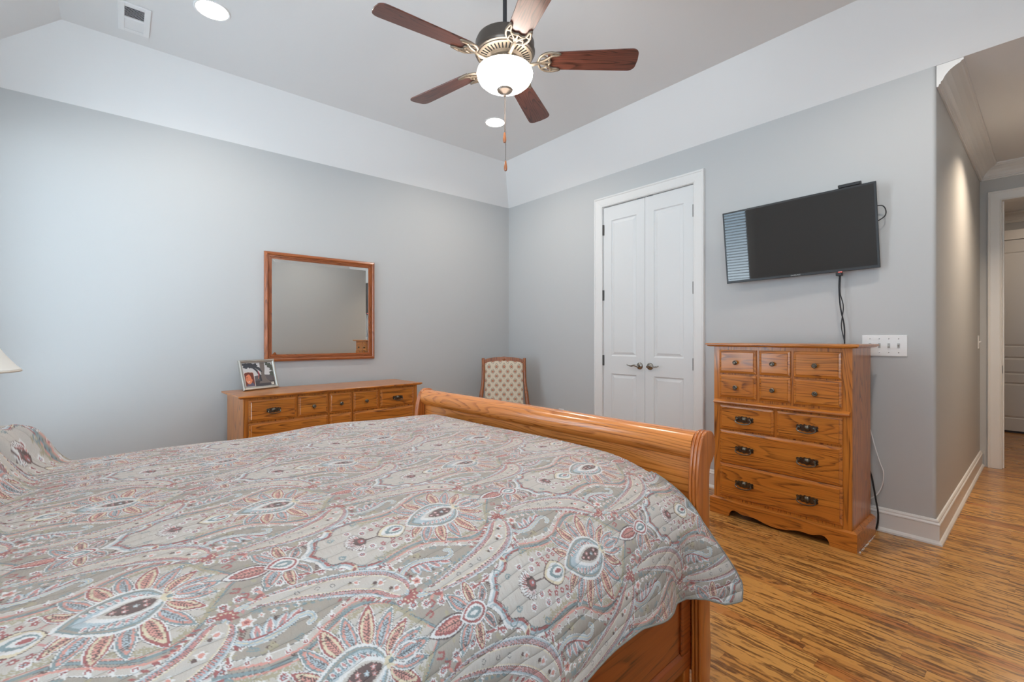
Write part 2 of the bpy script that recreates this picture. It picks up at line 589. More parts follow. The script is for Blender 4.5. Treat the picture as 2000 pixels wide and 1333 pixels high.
# baseboards : profile (depth, height)
BP = [(0, 0), (.030, 0), (.029, .010), (.022, .020), (.016, .024), (.016, .108), (.019, .112), (.018, .118), (.012, .124), (.012, .132), (.007, .140), (0, .142)]
def baseboard_x(nm, wy, sgn, x0, x1, lab):      # runs along X on wall y=wy
    b = BM(); prism(b, [(wy + sgn * (d + .0004), z + .0004) for d, z in BP], 0, x0, x1)
    return struct(obj(nm, b, M_TRIM), lab, 'baseboard')
def baseboard_y(nm, wx, sgn, y0, y1, lab):
    b = BM(); prism(b, [(wx + sgn * (d + .0004), z + .0004) for d, z in BP], 1, y0, y1)
    return struct(obj(nm, b, M_TRIM), lab, 'baseboard')
baseboard_x('baseboard_back', 0, -1, XL + .001, -.03, 'white baseboard along the mirror wall')
baseboard_y('baseboard_left', XL, 1, YB, -.03, 'white baseboard along the window wall')
baseboard_x('baseboard_front', YB, 1, XL + .03, HX - .03, 'white baseboard along the wall behind the viewpoint')
baseboard_y('baseboard_right', 0, -1, -1.335, -.001, 'white baseboard between the room corner and the closet door')
# tv wall baseboard wraps round the corner into the hall
b = BM()
path = [(-2.45, 0)]
rings = []
def ring_at(px, py, nx, ny):
    return [b.verts.new((px + nx * (d + .0004), py + ny * (d + .0004), z + .0004)) for d, z in BP]
rings.append(ring_at(0, -2.45, -1, 0))
rings.append(ring_at(0, WY, -1, -1))
rings.append(ring_at(HX, WY, 0, -1))
for A_, B_ in zip(rings, rings[1:]):
    for k in range(len(BP)):
        j = (k + 1) % len(BP)
        b.faces.new((A_[k], A_[j], B_[j], B_[k]))
b.faces.new(rings[0]); b.faces.new(list(reversed(rings[-1])))
struct(obj('baseboard_right', b, M_TRIM), 'white baseboard under the switches, turning the corner into the hall', 'baseboard')
baseboard_y('baseboard_hall_end', HX, -1, -3.843, WY - .031, 'short white baseboard left of the hall doorway')
baseboard_y('baseboard_far_room', 4.92, -1, -3.50, -3.20, 'baseboard in the room beyond the hall')

# crown moulding in the hall : profile (out from wall, down from ceiling)
CP = [(0, 0), (.112, 0), (.112, -.012), (.104, -.014), (.098, -.022), (.080, -.030), (.056, -.046), (.036, -.070), (.026, -.092), (.018, -.098), (.018, -.108), (.010, -.112), (.010, -.122), (0, -.122)]
b = BM(); prism(b, [(WY - .0005 - d, H - .0005 + z) for d, z in CP], 0, .004, HX - .001)
struct(obj('trim_1', b, M_TRIM), 'white crown moulding along the hall wall, cut end facing the bedroom', 'crown moulding')
b = BM(); prism(b, [(HX - .0005 - d, H - .0005 + z) for d, z in CP], 1, YB, WY - .002)
struct(obj('trim_2', b, M_TRIM), 'white crown moulding over the hall doorway', 'crown moulding')
b = BM(); prism(b, [(4.92 - d, H - .0005 + z) for d, z in CP], 1, YB, -3.2)
struct(obj('trim_3', b, M_TRIM), 'crown moulding in the room beyond the hall', 'crown moulding')


# casing helper : opening on a wall whose face is x=wx (facing -X); profile across the width
CASP = [(0, 0), (0, .012), (.006, .016), (.012, .014), (.016, .016), (.072, .019), (.076, .024), (.084, .026), (.090, .022), (.092, .006), (.092, 0)]   # (distance outward from opening, stand-off)
def casing_x(wx, y_a, y_b, z_t, off=0.0):
    """mitred casing round opening y_a > y_b, top z_t, standing off toward -X"""
    b = BM()
    rr = []
    for (yy, zz, sy, sz) in ((y_a, 0.0005, 1, 0), (y_a, z_t, 1, 1), (y_b, z_t, -1, 1), (y_b, 0.0005, -1, 0)):
        rr.append([b.verts.new((wx - .0005 - t, yy + sy * d, zz + sz * d)) for d, t in CASP])
    for A_, B_ in zip(rr, rr[1:]):
        for k in range(len(CASP)):
            j = (k + 1) % len(CASP)
            b.faces.new((A_[k], A_[j], B_[j], B_[k]))
    b.faces.new(rr[0]); b.faces.new(list(reversed(rr[-1])))
    return b


def panel_leaf(w, h, t, panels):
    """door leaf in local coords: x 0..w, y 0 front..t back, z 0..h, with recessed raised panels; front faces -y"""
    b = BM()
    xs = sorted({0, w} | {p[0] for p in panels} | {p[1] for p in panels})
    zs = sorted({0, h} | {p[2] for p in panels} | {p[3] for p in panels})
    for i in range(len(xs) - 1):
        for j in range(len(zs) - 1):
            cx, cz = (xs[i] + xs[i + 1]) / 2, (zs[j] + zs[j + 1]) / 2
            if not any(p[0] < cx < p[1] and p[2] < cz < p[3] for p in panels):
                quad(b, (xs[i], 0, zs[j]), (xs[i + 1], 0, zs[j]), (xs[i + 1], 0, zs[j + 1]), (xs[i], 0, zs[j + 1]))
    for (x0, x1, z0, z1) in panels:
        steps = [(0, 0), (.008, .009), (.014, .010), (.034, .003), (.036, .002)]
        for (a, da), (c, dc) in zip(steps, steps[1:]):
            A_ = [(x0 + a, da, z0 + a), (x1 - a, da, z0 + a), (x1 - a, da, z1 - a), (x0 + a, da, z1 - a)]
            B_ = [(x0 + c, dc, z0 + c), (x1 - c, dc, z0 + c), (x1 - c, dc, z1 - c), (x0 + c, dc, z1 - c)]
            for k in range(4):
                j = (k + 1) % 4
                quad(b, A_[k], A_[j], B_[j], B_[k])
        a, da = steps[-1]
        quad(b, (x0 + a, da, z0 + a), (x1 - a, da, z0 + a), (x1 - a, da, z1 - a), (x0 + a, da, z1 - a))
    for q in (((0, 0, 0), (0, 0, h), (0, t, h), (0, t, 0)), ((w, 0, 0), (w, t, 0), (w, t, h), (w, 0, h)), ((0, 0, h), (w, 0, h), (w, t, h), (0, t, h)), ((0, 0, 0), (0, t, 0), (w, t, 0), (w, 0, 0)), ((0, t, 0), (0, t, h), (w, t, h), (w, t, 0))):
        quad(b, *q)
    bmesh.ops.remove_doubles(b, verts=b.verts, dist=1e-5)
    return b


# closet double door. local frame: x to the viewer's right (world -Y), y into the wall (world +X)
d1 = sroot('door_1', (0, DY0, 0), R(-90), 'white double closet door with two panels per leaf', 'door')
DW = DY0 - DY1
o = obj('casing', casing_x(0, DY0 + .004, DY1 - .004, DZ + .002), M_TRIM)
o.parent = d1; o.matrix_parent_inverse = Matrix.LocRotScale(Vector((0, DY0, 0)), Matrix.Rotation(R(-90), 3, 'Z').to_quaternion(), None).inverted()
b = BM()
box(b, -.012, 0, .001, .088, .0005, DZ + .01); box(b, DW, DW + .012, .001, .088, .0005, DZ + .01); box(b, 0, DW, .001, .088, DZ, DZ + .01)
obj('jamb', b, M_TRIM, d1)
lw = DW / 2 - .0035
for k in range(2):
    x0 = .002 if k == 0 else DW / 2 + .0015
    st = .088
    lf = obj('door_leaf', panel_leaf(lw, DZ - .014, .035, [(st, lw - st, 1.0, 2.295), (st, lw - st, .20, .832)]), M_DOOR, d1)
    lf.location = (x0, .006, .009)
    kx = lw - .052 if k == 0 else .052
    s_ = -1 if k == 0 else 1
    b = BM()
    lathe(b, [(0.0, -.012), (.026, -.012), (.031, -.006), (.032, 0)], 24, (kx, 0, .918), 1)
    lathe(b, [(0.0, -.052), (.010, -.050), (.011, -.012)], 14, (kx, 0, .918), 1)
    tube(b, spline([(kx - s_ * .004, -.045, .918), (kx + s_ * .03, -.048, .924), (kx + s_ * .065, -.046, .917), (kx + s_ * .10, -.044, .924), (kx + s_ * .108, -.044, .928)], 6), [.009] * 6 + [.0075] * 6 + [.006] * 6 + [.0045] * 7, 10)
    obj('lever_handle', b, M_NICKEL, lf, smooth=True, angle=60)['label'] = 'satin nickel lever handle'
    for hz in (.964, 1.592, 2.223):
        b = BM()
        hx = -.004 if k == 0 else lw + .004
        lathe(b, [(.0065, -.05), (.0065, .05)], 12, (hx, -.007, hz - .009), 2)
        box(b, hx - .012, hx + .012, -.0045, -.0005, hz - .059, hz + .041)
        obj('hinge', b, M_HINGE, lf, smooth=True)['label'] = 'dark metal butt hinge'
    b = BM()
    cxx = lw - .05 if k == 0 else .05
    box(b, cxx - .028, cxx + .028, -.003, .02, DZ - .0138, DZ - .0098)
    obj('ball_catch', b, M_DKMETAL, lf)

# doorway at the end of the hall, and the panelled door beyond it
d2 = sroot('door_2', (HX, OY0, 0), R(-90), 'open doorway at the end of the hall with wide white casing', 'door')
o = obj('casing', casing_x(HX, OY0, OY1, OZ), M_TRIM)
o.parent = d2; o.matrix_parent_inverse = Matrix.LocRotScale(Vector((HX, OY0, 0)), Matrix.Rotation(R(-90), 3, 'Z').to_quaternion(), None).inverted()
b = BM()
ow = OY0 - OY1
box(b, -.014, .0, .0, .12, .0005, OZ + .012); box(b, ow, ow + .014, .0, .12, .0005, OZ + .012); box(b, 0, ow, .0, .12, OZ, OZ + .012)
box(b, 0, .011, .05, .085, .0005, OZ)
obj('jamb', b, M_TRIM, d2)
b = BM(); box(b, .0003, .003, .018, .044, .86, .93)
obj('strike_plate', b, M_BRONZE, d2)['label'] = 'dark bronze strike plate'
d3 = sroot('door_3', (4.915, -3.45, 0), R(-90), 'closed white panelled door in the room beyond the hall', 'door')
lf = obj('door_leaf', panel_leaf(.90, 2.37, .04, [(.12, .78, 1.04, 2.22), (.12, .78, .70, .92), (.12, .78, .15, .60)]), M_DOOR, d3)
lf.location = (.0, -.042, .026)
b = BM(); box(b, 0, .9, -.03, -.001, .0005, .022)  # dark strip standing in for the shade in the gap under the door
obj('door_gap_shade', b, M_DKMETAL, d3)
b = BM(); box(b, -.09, 0, -.06, -.001, .0005, 2.49); box(b, .9, .99, -.06, -.001, .0005, 2.49); box(b, -.09, .99, -.064, -.001, 2.4, 2.52)
obj('casing', b, M_TRIM, d3, bevel=.004)


# ------------------------------------------------------------------ chest of drawers & dresser
def drawer_front(b, x0, x1, z0, z1, y, t=.016, bev=.013):
    """front at y - t, local -y faces the viewer"""
    e = .003
    L = [(0, y), (0, y - t * .45), (e, y - t * .6), (bev, y - t * .75), (bev + .003, y - t)]
    rr = [[(x0 + a, yy, z0 + a), (x1 - a, yy, z0 + a), (x1 - a, yy, z1 - a), (x0 + a, yy, z1 - a)] for a, yy in L]
    for A_, B_ in zip(rr, rr[1:]):
        for k in range(4):
            j = (k + 1) % 4
            quad(b, A_[k], A_[j], B_[j], B_[k])
    quad(b, *rr[-1]); quad(b, *rr[0])
    bmesh.ops.remove_doubles(b, verts=b.verts, dist=1e-6)


def knob(b, x, z, y, s=1.0):
    lathe(b, [(0, -.022 * s), (.004 * s, -.022 * s), (.0065 * s, -.0195 * s), (.009 * s, -.0205 * s), (.0135 * s, -.018 * s), (.014 * s, -.0145 * s), (.008 * s, -.010 * s), (.006 * s, -.004 * s), (.009 * s, -.0005), (.009 * s, 0)], 18, (x, y, z), 1)


def bail_pull(b, x, z, y, s=1.0):
    out = [(-.052, .010), (-.046, .017), (-.036, .014), (-.030, .020), (-.020, .016), (-.012, .022), (0, .017), (.012, .022), (.020, .016), (.030, .020), (.036, .014), (.046, .017), (.052, .010),
           (.047, .002), (.052, -.006), (.042, -.012), (.034, -.008), (.024, -.016), (.012, -.013), (0, -.020), (-.012, -.013), (-.024, -.016), (-.034, -.008), (-.042, -.012), (-.052, -.006), (-.047, .002)]
    prism(b, [(x + s * p[0], z + s * p[1]) for p in out], 1, y - .0035, y)
    for sx in (-1, 1):
        lathe(b, [(0, -.020 * s), (.006 * s, -.018 * s), (.0065 * s, -.012 * s), (.004 * s, -.008 * s), (.005 * s, 0)], 12, (x + sx * .036 * s, y, z + .004 * s), 1)
    lathe(b, [(0, -.013 * s), (.010 * s, -.010 * s), (.015 * s, -.004 * s), (.016 * s, 0)], 16, (x, y - .002, z + .003 * s), 1)
    tube(b, spline([(x - .040 * s, y - .015 * s, z + .003 * s), (x - .042 * s, y - .020 * s, z - .010 * s), (x - .026 * s, y - .022 * s, z - .019 * s), (x, y - .023 * s, z - .023 * s), (x + .026 * s, y - .022 * s, z - .019 * s), (x + .042 * s, y - .020 * s, z - .010 * s), (x + .040 * s, y - .015 * s, z + .003 * s)], 5), .0032 * s, 8)


def slab_top(b, x0, x1, y0, y1, z0, z1):
    """table top with ogee edge on three sides (y1 = back)"""
    prof = [(.022, z0), (.010, z0 + .003), (.008, z0 + .008), (0, z0 + .010), (0, z1 - .003), (.003, z1)]
    rr = [[b.verts.new(p) for p in ((x0 + a, y1, z), (x0 + a, y0 + a, z), (x1 - a, y0 + a, z), (x1 - a, y1, z))] for a, z in prof]
    for A_, B_ in zip(rr, rr[1:]):
        for k in range(4):
            j = (k + 1) % 4
            b.faces.new((A_[k], A_[j], B_[j], B_[k]))
    b.faces.new(rr[-1]); b.faces.new(list(reversed(rr[0])))


def carcase(root, hw, yf, yb, z0, z1, front_mat, side_mat):
    """side panels, back, front face frame"""
    b = BM(); box(b, -hw, -hw + .02, yf + .02, yb, z0, z1); box(b, hw - .02, hw, yf + .02, yb, z0, z1)
    box(b, -hw + .02, hw - .02, yb - .01, yb, z0, z1); box(b, -hw + .02, hw - .02, yf + .02, yb - .01, z0, z0 + .015)
    box(b, -hw + .02, hw - .02, yf + .02, yb - .01, z1 - .015, z1)
    obj('carcase', b, side_mat, root, bevel=.0015)
    b = BM(); box(b, -hw, hw, yf, yf + .02, z0, z1)
    obj('face_frame', b, front_mat, root, bevel=.0015)


def plinth(root, hw, yf, yb, h, arch, mat):
    """front board with scrolled cut-out, side boards, bevelled top lip"""
    half = sp2(arch, 5)
    pts = [(-hw, .0005)] + [(-x, z) for x, z in half] + [(x, z) for x, z in reversed(half)] + [(hw, .0005), (hw, h - .012), (-hw, h - .012)]
    b = BM(); prism(b, pts, 1, yf, yf + .02)
    box(b, -hw, -hw + .02, yf + .02, yb, .0005, h - .012); box(b, hw - .02, hw, yf + .02, yb, .0005, h - .012)
    # lip
    lip = [(-hw, yf), (hw, yf), (hw, yb), (-hw, yb)]
    i_ = .018
    A_ = [b.verts.new((x, y, h - .012)) for x, y in lip]
    lip2 = [(-hw + i_, yf + i_), (hw - i_, yf + i_), (hw - i_, yb), (-hw + i_, yb)]
    B_ = [b.verts.new((x, y, h)) for x, y in lip2]
    for k in range(4):
        j = (k + 1) % 4
        b.faces.new((A_[k], A_[j], B_[j], B_[k]))
    b.faces.new(B_); b.faces.new(list(reversed(A_)))
    return obj('plinth', b, mat, root)


CHX, CHY = -.298, -3.142
ct = thing('chest_of_drawers', 'tall honey oak chest of drawers standing under the television', 'chest of drawers', (CHX, CHY, 0), R(-90))
yf = -.187
carcase(ct, .388, yf, .205, .112, 1.124, M_OAKZ, M_OAKZ)
b = BM(); slab_top(b, -.428, .428, -.232, .212, 1.124, 1.145)
obj('top', b, M_OAKX, ct)
arch = [(.284, .0005), (.280, .022), (.268, .040), (.250, .048), (.228, .044), (.205, .036), (.180, .034), (.150, .036), (.110, .033), (.060, .020), (.020, .014), (0, .014)]
plinth(ct, .412, -.200, .205, .114, arch, M_OAKX)
b = BM(); prism(b, [(yf - .0005, .742), (yf - .022, .746), (yf - .028, .752), (yf - .026, .760), (yf - .014, .768), (yf - .0005, .772)], 0, -.380, .380)
obj('waist_moulding', b, M_OAKX, ct)
DR = [(-.348, -.113, .948, 1.101, 'k'), (-.095, .082, .948, 1.101, 'k'), (.099, .340, .948, 1.101, 'k'),
      (-.346, -.113, .787, .939, 'k'), (-.096, .083, .787, .939, 'k'), (.100, .342, .787, .939, 'k'),
      (-.344, -.010, .578, .734, 'h'), (.006, .344, .578, .734, 'h'),
      (-.344, .344, .351, .568, 'hh'), (-.344, .346, .131, .347, 'hh')]
KZ = {0: 1.020, 3: .858}
for i, (x0, x1, z0, z1, hw) in enumerate(DR):
    b = BM(); drawer_front(b, x0, x1, z0, z1, yf - .0003)
    dr = obj('drawer', b, M_OAKX, ct)
    yk = yf - .0163
    if hw == 'k':
        b = BM(); knob(b, (x0 + x1) / 2 - .006, 1.020 if i < 3 else .858, yk, 1.05); obj('knob', b, M_HW, dr, smooth=True, angle=40)['label'] = 'round antique brass knob'
    else:
        zc = {6: .651, 7: .651, 8: .457, 9: .234}[i]
        for xc in ([-.183] if i == 6 else [.173] if i == 7 else [-.183, .173]):
            b = BM(); bail_pull(b, xc, zc, yk, 1.12); obj('bail_pull', b, M_HW, dr, smooth=True, angle=40)['label'] = 'ornate antique brass bail pull'

# dresser. local x along the front from its left end
DA = Vector((-2.946, -.626)); DT = R(3.557); DWd = 1.476
n_ = Vector((-math.sin(DT), math.cos(DT)))
dc = DA + Vector((math.cos(DT), math.sin(DT))) * DWd / 2 + n_ * .26
ds = thing('dresser', 'low wide honey oak dresser with five top drawers below the mirror', 'dresser', (dc.x, dc.y, 0), DT)
hwD = .700
yfd = -.26 + .03
carcase(ds, hwD, yfd, .225, .112, .754, M_OAKZ, M_OAKZ)
b = BM(); slab_top(b, -DWd / 2, DWd / 2, -.26, .235, .754, .775)
obj('top', b, M_OAKX, ds)
arch2 = [(.58, .0005), (.575, .025), (.55, .045), (.50, .044), (.44, .036), (.38, .034), (.30, .036), (.2, .030), (.1, .020), (0, .018)]
plinth(ds, hwD + .022, yfd - .013, .225, .112, arch2, M_OAKX)
X0 = -DWd / 2
drs = [(.070, .389, .589, .741, 'h'), (.401, .622, .589, .741, 'k'), (.637, .815, .589, .741, 'k'), (.830, 1.050, .589, .741, 'k'), (1.069, 1.396, .589, .741, 'h'),
       (.070, .622, .360, .576, 'hh'), (.637, .815, .360, .576, 'k'), (.830, 1.396, .360, .576, 'hh'), (.070, .622, .130, .347, 'hh'), (.637, .815, .130, .347, 'k'), (.830, 1.396, .130, .347, 'hh')]
for (x0, x1, z0, z1, hw) in drs:
    b = BM(); drawer_front(b, X0 + x0, X0 + x1, z0, z1, yfd - .0003)
    dr = obj('drawer', b, M_OAKX, ds)
    zc = (z0 + z1) / 2 - .006
    xm = X0 + (x0 + x1) / 2
    if hw == 'k':
        b = BM(); knob(b, xm, zc, yfd - .0163, 1.05); obj('knob', b, M_HW, dr, smooth=True, angle=40)['label'] = 'round antique brass knob'
    else:
        for xc in ([xm] if hw == 'h' else [xm - .14, xm + .14]):
            b = BM(); bail_pull(b, xc, zc, yfd - .0163, .95); obj('bail_pull', b, M_HW, dr, smooth=True, angle=40)['label'] = 'ornate antique brass bail pull'

# ------------------------------------------------------------------ mirror on the wall
mx0, mx1, mz0, mz1 = -2.656, -1.703, .982, 1.903
mr = thing('wall_mirror', 'square mirror in a reddish wood frame above the dresser', 'mirror', ((mx0 + mx1) / 2, 0, mz0))
hw_, hh_ = (mx1 - mx0) / 2, mz1 - mz0
MP = [(0, -.001), (0, -.022), (.004, -.028), (.018, -.033), (.026, -.030), (.028, -.019), (.031, -.019), (.033, -.025), (.037, -.025), (.039, -.015), (.042, -.015), (.044, -.020), (.048, -.020), (.050, -.012), (.058, -.0125), (.058, -.001)]
def frame_bar(cs):
    b = BM(); rr = []
    for (x, z, sx, sz) in cs:
        rr.append([b.verts.new((x + sx * d, y, z + sz * d)) for d, y in MP])
    for k in range(len(MP)):
        j = (k + 1) % len(MP)
        b.faces.new((rr[0][k], rr[0][j], rr[1][j], rr[1][k]))
    b.faces.new(rr[0]); b.faces.new(list(reversed(rr[1])))
    return b
corn = [(-hw_, 0, 1, 1), (hw_, 0, -1, 1), (hw_, hh_, -1, -1), (-hw_, hh_, 1, -1)]
for k in range(4):
    obj('frame', frame_bar((corn[k], corn[(k + 1) % 4])), M_MIRW if k % 2 == 0 else M_MIRWZ, mr)
b = BM()
i0, i1 = .057, .082
R0 = [(-hw_ + i0, -.0105, i0), (hw_ - i0, -.0105, i0), (hw_ - i0, -.0105, hh_ - i0), (-hw_ + i0, -.0105, hh_ - i0)]
R1 = [(-hw_ + i1, -.0114, i1), (hw_ - i1, -.0114, i1), (hw_ - i1, -.0114, hh_ - i1), (-hw_ + i1, -.0114, hh_ - i1)]
RB = [(p[0], -.004, p[2]) for p in R0]
for k in range(4):
    j = (k + 1) % 4
    quad(b, R0[k], R0[j], R1[j], R1[k]); quad(b, RB[k], RB[j], R0[j], R0[k])
quad(b, *R1); quad(b, *reversed(RB))
bmesh.ops.remove_doubles(b, verts=b.verts, dist=1e-6)
obj('mirror_glass', b, M_MIRROR, mr)['label'] = 'bevelled mirror glass'

# ------------------------------------------------------------------ television
TVc = Vector((-.110, -3.115, 1.8553))
tvw, tvh = .90, .52
tv = thing('television', 'black flat television mounted on the wall above the oak chest', 'television')
right = Vector((0, -1, 0)); nrm = Vector((-1, 0, 0)); up = Vector((0, 0, 1))
Rz = Matrix.Rotation(R(4.0), 3, 'Z'); right = Rz @ right; nrm = Rz @ nrm
Rt = Matrix.Rotation(R(5.6), 3, right); up = Rt @ up; nrm = Rt @ nrm
Rr = Matrix.Rotation(R(1.6), 3, nrm); right = Rr @ right; up = Rr @ up
Mt = Matrix((right, -nrm, up)).transposed()     # local x right, y into the wall, z up
tv.rotation_euler = Mt.to_euler()
tv.location = TVc
b = BM(); box(b, -tvw / 2, tvw / 2, .0005, .012, -tvh / 2, tvh / 2)
obj('bezel', b, M_BLACK, tv, bevel=.002)
b = BM(); box(b, -tvw / 2 + .012, tvw / 2 - .012, -.0008, .0004, -tvh / 2 + .018, tvh / 2 - .012)
obj('screen', b, M_SCREEN, tv)['label'] = 'dark glossy screen'
b = BM(); prism(b, [(-.36, -.22), (.36, -.22), (.36, .12), (-.36, .12)], 1, .0125, .026); 
obj('back_housing', b, M_BLACK, tv, bevel=.004)
b = BM()
w0 = tv.matrix_basis
box(b, -.10, .10, .0265, .034, -.10, .08)
box(b, -.015, .015, .0345, .075, -.06, .04)
obj('wall_mount', b, M_DKMETAL, tv)
b = BM(); box(b, -tvw / 2 + .05, -tvw / 2 + .07, -.0006, .0003, -tvh / 2 + .003, -tvh / 2 + .005)
b.free()
txt = bpy.data.curves.new('maker_lettering', 'FONT')
txt.body = 'SAMSUNG'; txt.size = .0115; txt.align_x = 'CENTER'; txt.extrude = .0004; txt.space_character = 1.15
to = bpy.data.objects.new('maker_lettering', txt); C.objects.link(to)
dg = bpy.context.evaluated_depsgraph_get()
tme = bpy.data.meshes.new_from_object(to.evaluated_get(dg))
bpy.data.objects.remove(to)
tme.transform(Matrix.Translation((0, -.0005, -tvh / 2 + .0055)) @ Matrix.Rotation(R(90), 4, 'X'))
for m_ in list(tme.materials): tme.materials.pop()
o = new_obj('maker_lettering', tme, M_SILVER, tv); o['label'] = 'small silver maker lettering'
b = BM(); box(b, .238, .256, .004, .012, -tvh / 2 - .008, -tvh / 2 - .0005)
obj('power_light', b, M_REDLED, tv)['label'] = 'small red standby light'
# black sensor box on the top edge
sb = thing('sensor_bar', 'small black box lying on top of the television', 'sensor')
sb.rotation_euler = Mt.to_euler(); sb.location = TVc
b = BM(); box(b, .265, .375, -.004, .022, tvh / 2 + .001, tvh / 2 + .020)
obj('housing', b, M_BLACK, sb, bevel=.003)
for x in (.2618, .3752):
    b = BM(); box(b, x, x + .003, -.0055, .020, tvh / 2 + .002, tvh / 2 + .019)
    obj('end_cap', b, M_DKMETAL, sb)

# cables
def cable(name, pts, r, mat, label, nn=8):
    b = BM(); tube(b, spline(pts, nn), r, 8)
    return tag(obj(name, b, mat, smooth=True, angle=60), label, 'cable')
cable('power_cable', [(-.055, -3.364, 1.595), (-.055, -3.362, 1.58), (-.05, -3.358, 1.50), (-.045, -3.364, 1.38), (-.045, -3.384, 1.26), (-.045, -3.386, 1.16), (-.05, -3.388, 1.08)], .0042, M_BLACKC, 'thicker black cable hanging from the television to behind the chest')
cable('signal_cable', [(-.068, -3.368, 1.592), (-.068, -3.37, 1.57), (-.066, -3.368, 1.47), (-.062, -3.384, 1.38), (-.064, -3.374, 1.26), (-.066, -3.390, 1.16), (-.066, -3.392, 1.08)], .003, M_BLACKC, 'thinner black cable beside the thick one under the television')
b = BM(); box(b, -.075, -.04, -3.378, -3.346, 1.578, 1.600)
tag(obj('cable_plug', b, M_BLACK, bevel=.003), 'black plug at the lower edge of the television', 'plug')
cable('signal_cable', [(-.04, -3.53, 1.99), (-.04, -3.575, 1.985), (-.038, -3.592, 1.955), (-.04, -3.588, 1.92), (-.045, -3.555, 1.895), (-.045, -3.53, 1.89)], .003, M_BLACKC, 'black cable loop sticking out at the right side of the television')
cable('white_cord', [(-.02, -3.50, .66), (-.02, -3.516, .60), (-.02, -3.536, .51), (-.02, -3.560, .42), (-.02, -3.577, .365), (-.02, -3.575, .30), (-.022, -3.556, .235), (-.025, -3.530, .20), (-.03, -3.50, .178)], .0032, M_WHITEP, 'white cord looping down the wall at the right of the chest')
cable('black_cord', [(-.045, -3.50, .40), (-.045, -3.522, .34), (-.045, -3.536, .26), (-.045, -3.546, .19), (-.045, -3.556, .12), (-.045, -3.556, .06), (-.05, -3.548, .012)], .0048, M_BLACKC, 'black cord behind the right edge of the chest, reaching the floor')

# ------------------------------------------------------------------ switches and outlet
def plate(root, w, h):
    b = BM(); prism(b, [(-w / 2, -h / 2), (w / 2, -h / 2), (w / 2, h / 2), (-w / 2, h / 2)], 1, -.006, -.0004)
    return obj('cover_plate', b, M_WHITEP, root, bevel=.002)
sw = thing('light_switch', 'white plate with four toggle switches right of the chest top', 'light switch', (0, -3.578, 1.134), R(-90))
plate(sw, .218, .128)
for k in range(4):
    x = (-.069, -.023, .023, .069)[k]
    b = BM(); box(b, x - .006, x + .006, -.008, -.0062, -.014, .014); prism(b, [(-.0062, -.006), (-.018, .004 if k % 2 else -.008), (-.018, .010 if k % 2 else -.002), (-.0062, .006)], 0, x - .0035, x + .0035)
    obj('toggle', b, M_TOGGLE_SHADED, sw)
    for z in (-.042, .042):
        b = BM(); lathe(b, [(.0028, -.0008), (.0028, 0)], 10, (x, -.0062, z), 1)
        obj('screw', b, M_NICKEL, sw)
sw = thing('light_switch', 'single white switch on the hall wall beside the far doorway', 'light switch', (2.32, WY, 1.143), 0)
plate(sw, .075, .118)
b = BM(); prism(b, [(-.0062, -.006), (-.020, .004), (-.020, .010), (-.0062, .006)], 0, -.004, .004); obj('toggle', b, M_WHITEP, sw)
ol = thing('wall_outlet', 'small white outlet low on the wall left of the closet door', 'outlet', (0, -.873, .37), R(-90))
plate(ol, .072, .115)
for z in (-.02, .02):
    b = BM(); box(b, -.017, .017, -.009, -.0062, z - .013, z + .013); obj('socket', b, M_WHITEP, ol, bevel=.003)
    b = BM()
    for x in (-.006, .006): box(b, x - .001, x + .001, -.0098, -.0092, z - .004, z + .006)
    obj('slot', b, M_VOID, ol)

# ------------------------------------------------------------------ ceiling vent
vt = thing('ceiling_vent', 'white louvred air vent on the ceiling at the left', 'vent', (-3.497, -.606, CH - .0005), 0)
vw, vl_ = .152, .32
b = BM()
for x0, x1, y0, y1 in ((-vw / 2, -vw / 2 + .03, -vl_ / 2, vl_ / 2), (vw / 2 - .03, vw / 2, -vl_ / 2, vl_ / 2), (-vw / 2 + .03, vw / 2 - .03, -vl_ / 2, -vl_ / 2 + .035), (-vw / 2 + .03, vw / 2 - .03, vl_ / 2 - .035, vl_ / 2), (-vw / 2 + .03, vw / 2 - .03, -.008, .008)):
    box(b, x0, x1, y0, y1, -.008, 0)
obj('frame', b, M_WHITEP, vt, bevel=.0015)
b = BM(); box(b, -vw / 2 + .03, vw / 2 - .03, -vl_ / 2 + .035, vl_ / 2 - .035, -.0006, -.0002)
obj('duct_shade', b, plain('duct_shade_grey', srgb(48, 50, 54), .8), vt)  # dark sheet painted for the shade inside the vent opening
b = BM()
for sgn in (-1, 1):
    for k in range(9):
        y = sgn * (.016 + k * .0125)
        prism(b, [(y - .004, -.0012), (y - .003, -.0012), (y + .0045, -.0065), (y + .0035, -.0072)] if sgn > 0 else [(y + .004, -.0012), (y + .003, -.0012), (y - .0045, -.0065), (y - .0035, -.0072)], 0, -vw / 2 + .0302, vw / 2 - .0302)
obj('louvres', b, M_WHITEP, vt)

# ------------------------------------------------------------------ recessed lights
CANS = [(-3.145, -1.007, 'round recessed ceiling light near the vent'), (-.981, -.979, 'round recessed ceiling light behind the hanging pull chain'),
        (-3.145, -3.87, 'round recessed ceiling light above the viewpoint'), (-.981, -3.87, 'round recessed ceiling light near the hall opening')]
for (x, y, lab) in CANS:
    cl = thing('recessed_light', lab, 'ceiling light', (x, y, CH), 0, 'recessed ceiling lights')
    b = BM(); lathe(b, [(.083, -.0005), (.094, -.0005), (.094, -.003), (.090, -.006), (.083, -.005)], 40, loop=True)
    # ring: close the profile
    obj('trim_ring', b, M_WHITEP, cl, smooth=True)
    b = BM(); lathe(b, [(0, -.0035), (.082, -.0035), (.082, -.0005), (0, -.0005)], 40)
    obj('lens', b, M_CAN, cl)['label'] = 'lit round lens'
    area_light('can_light', (x, y, CH - .02), (0, 0, 0), .15, .15, 9, (1.0, .90, .80), shape='DISK', spread=150)
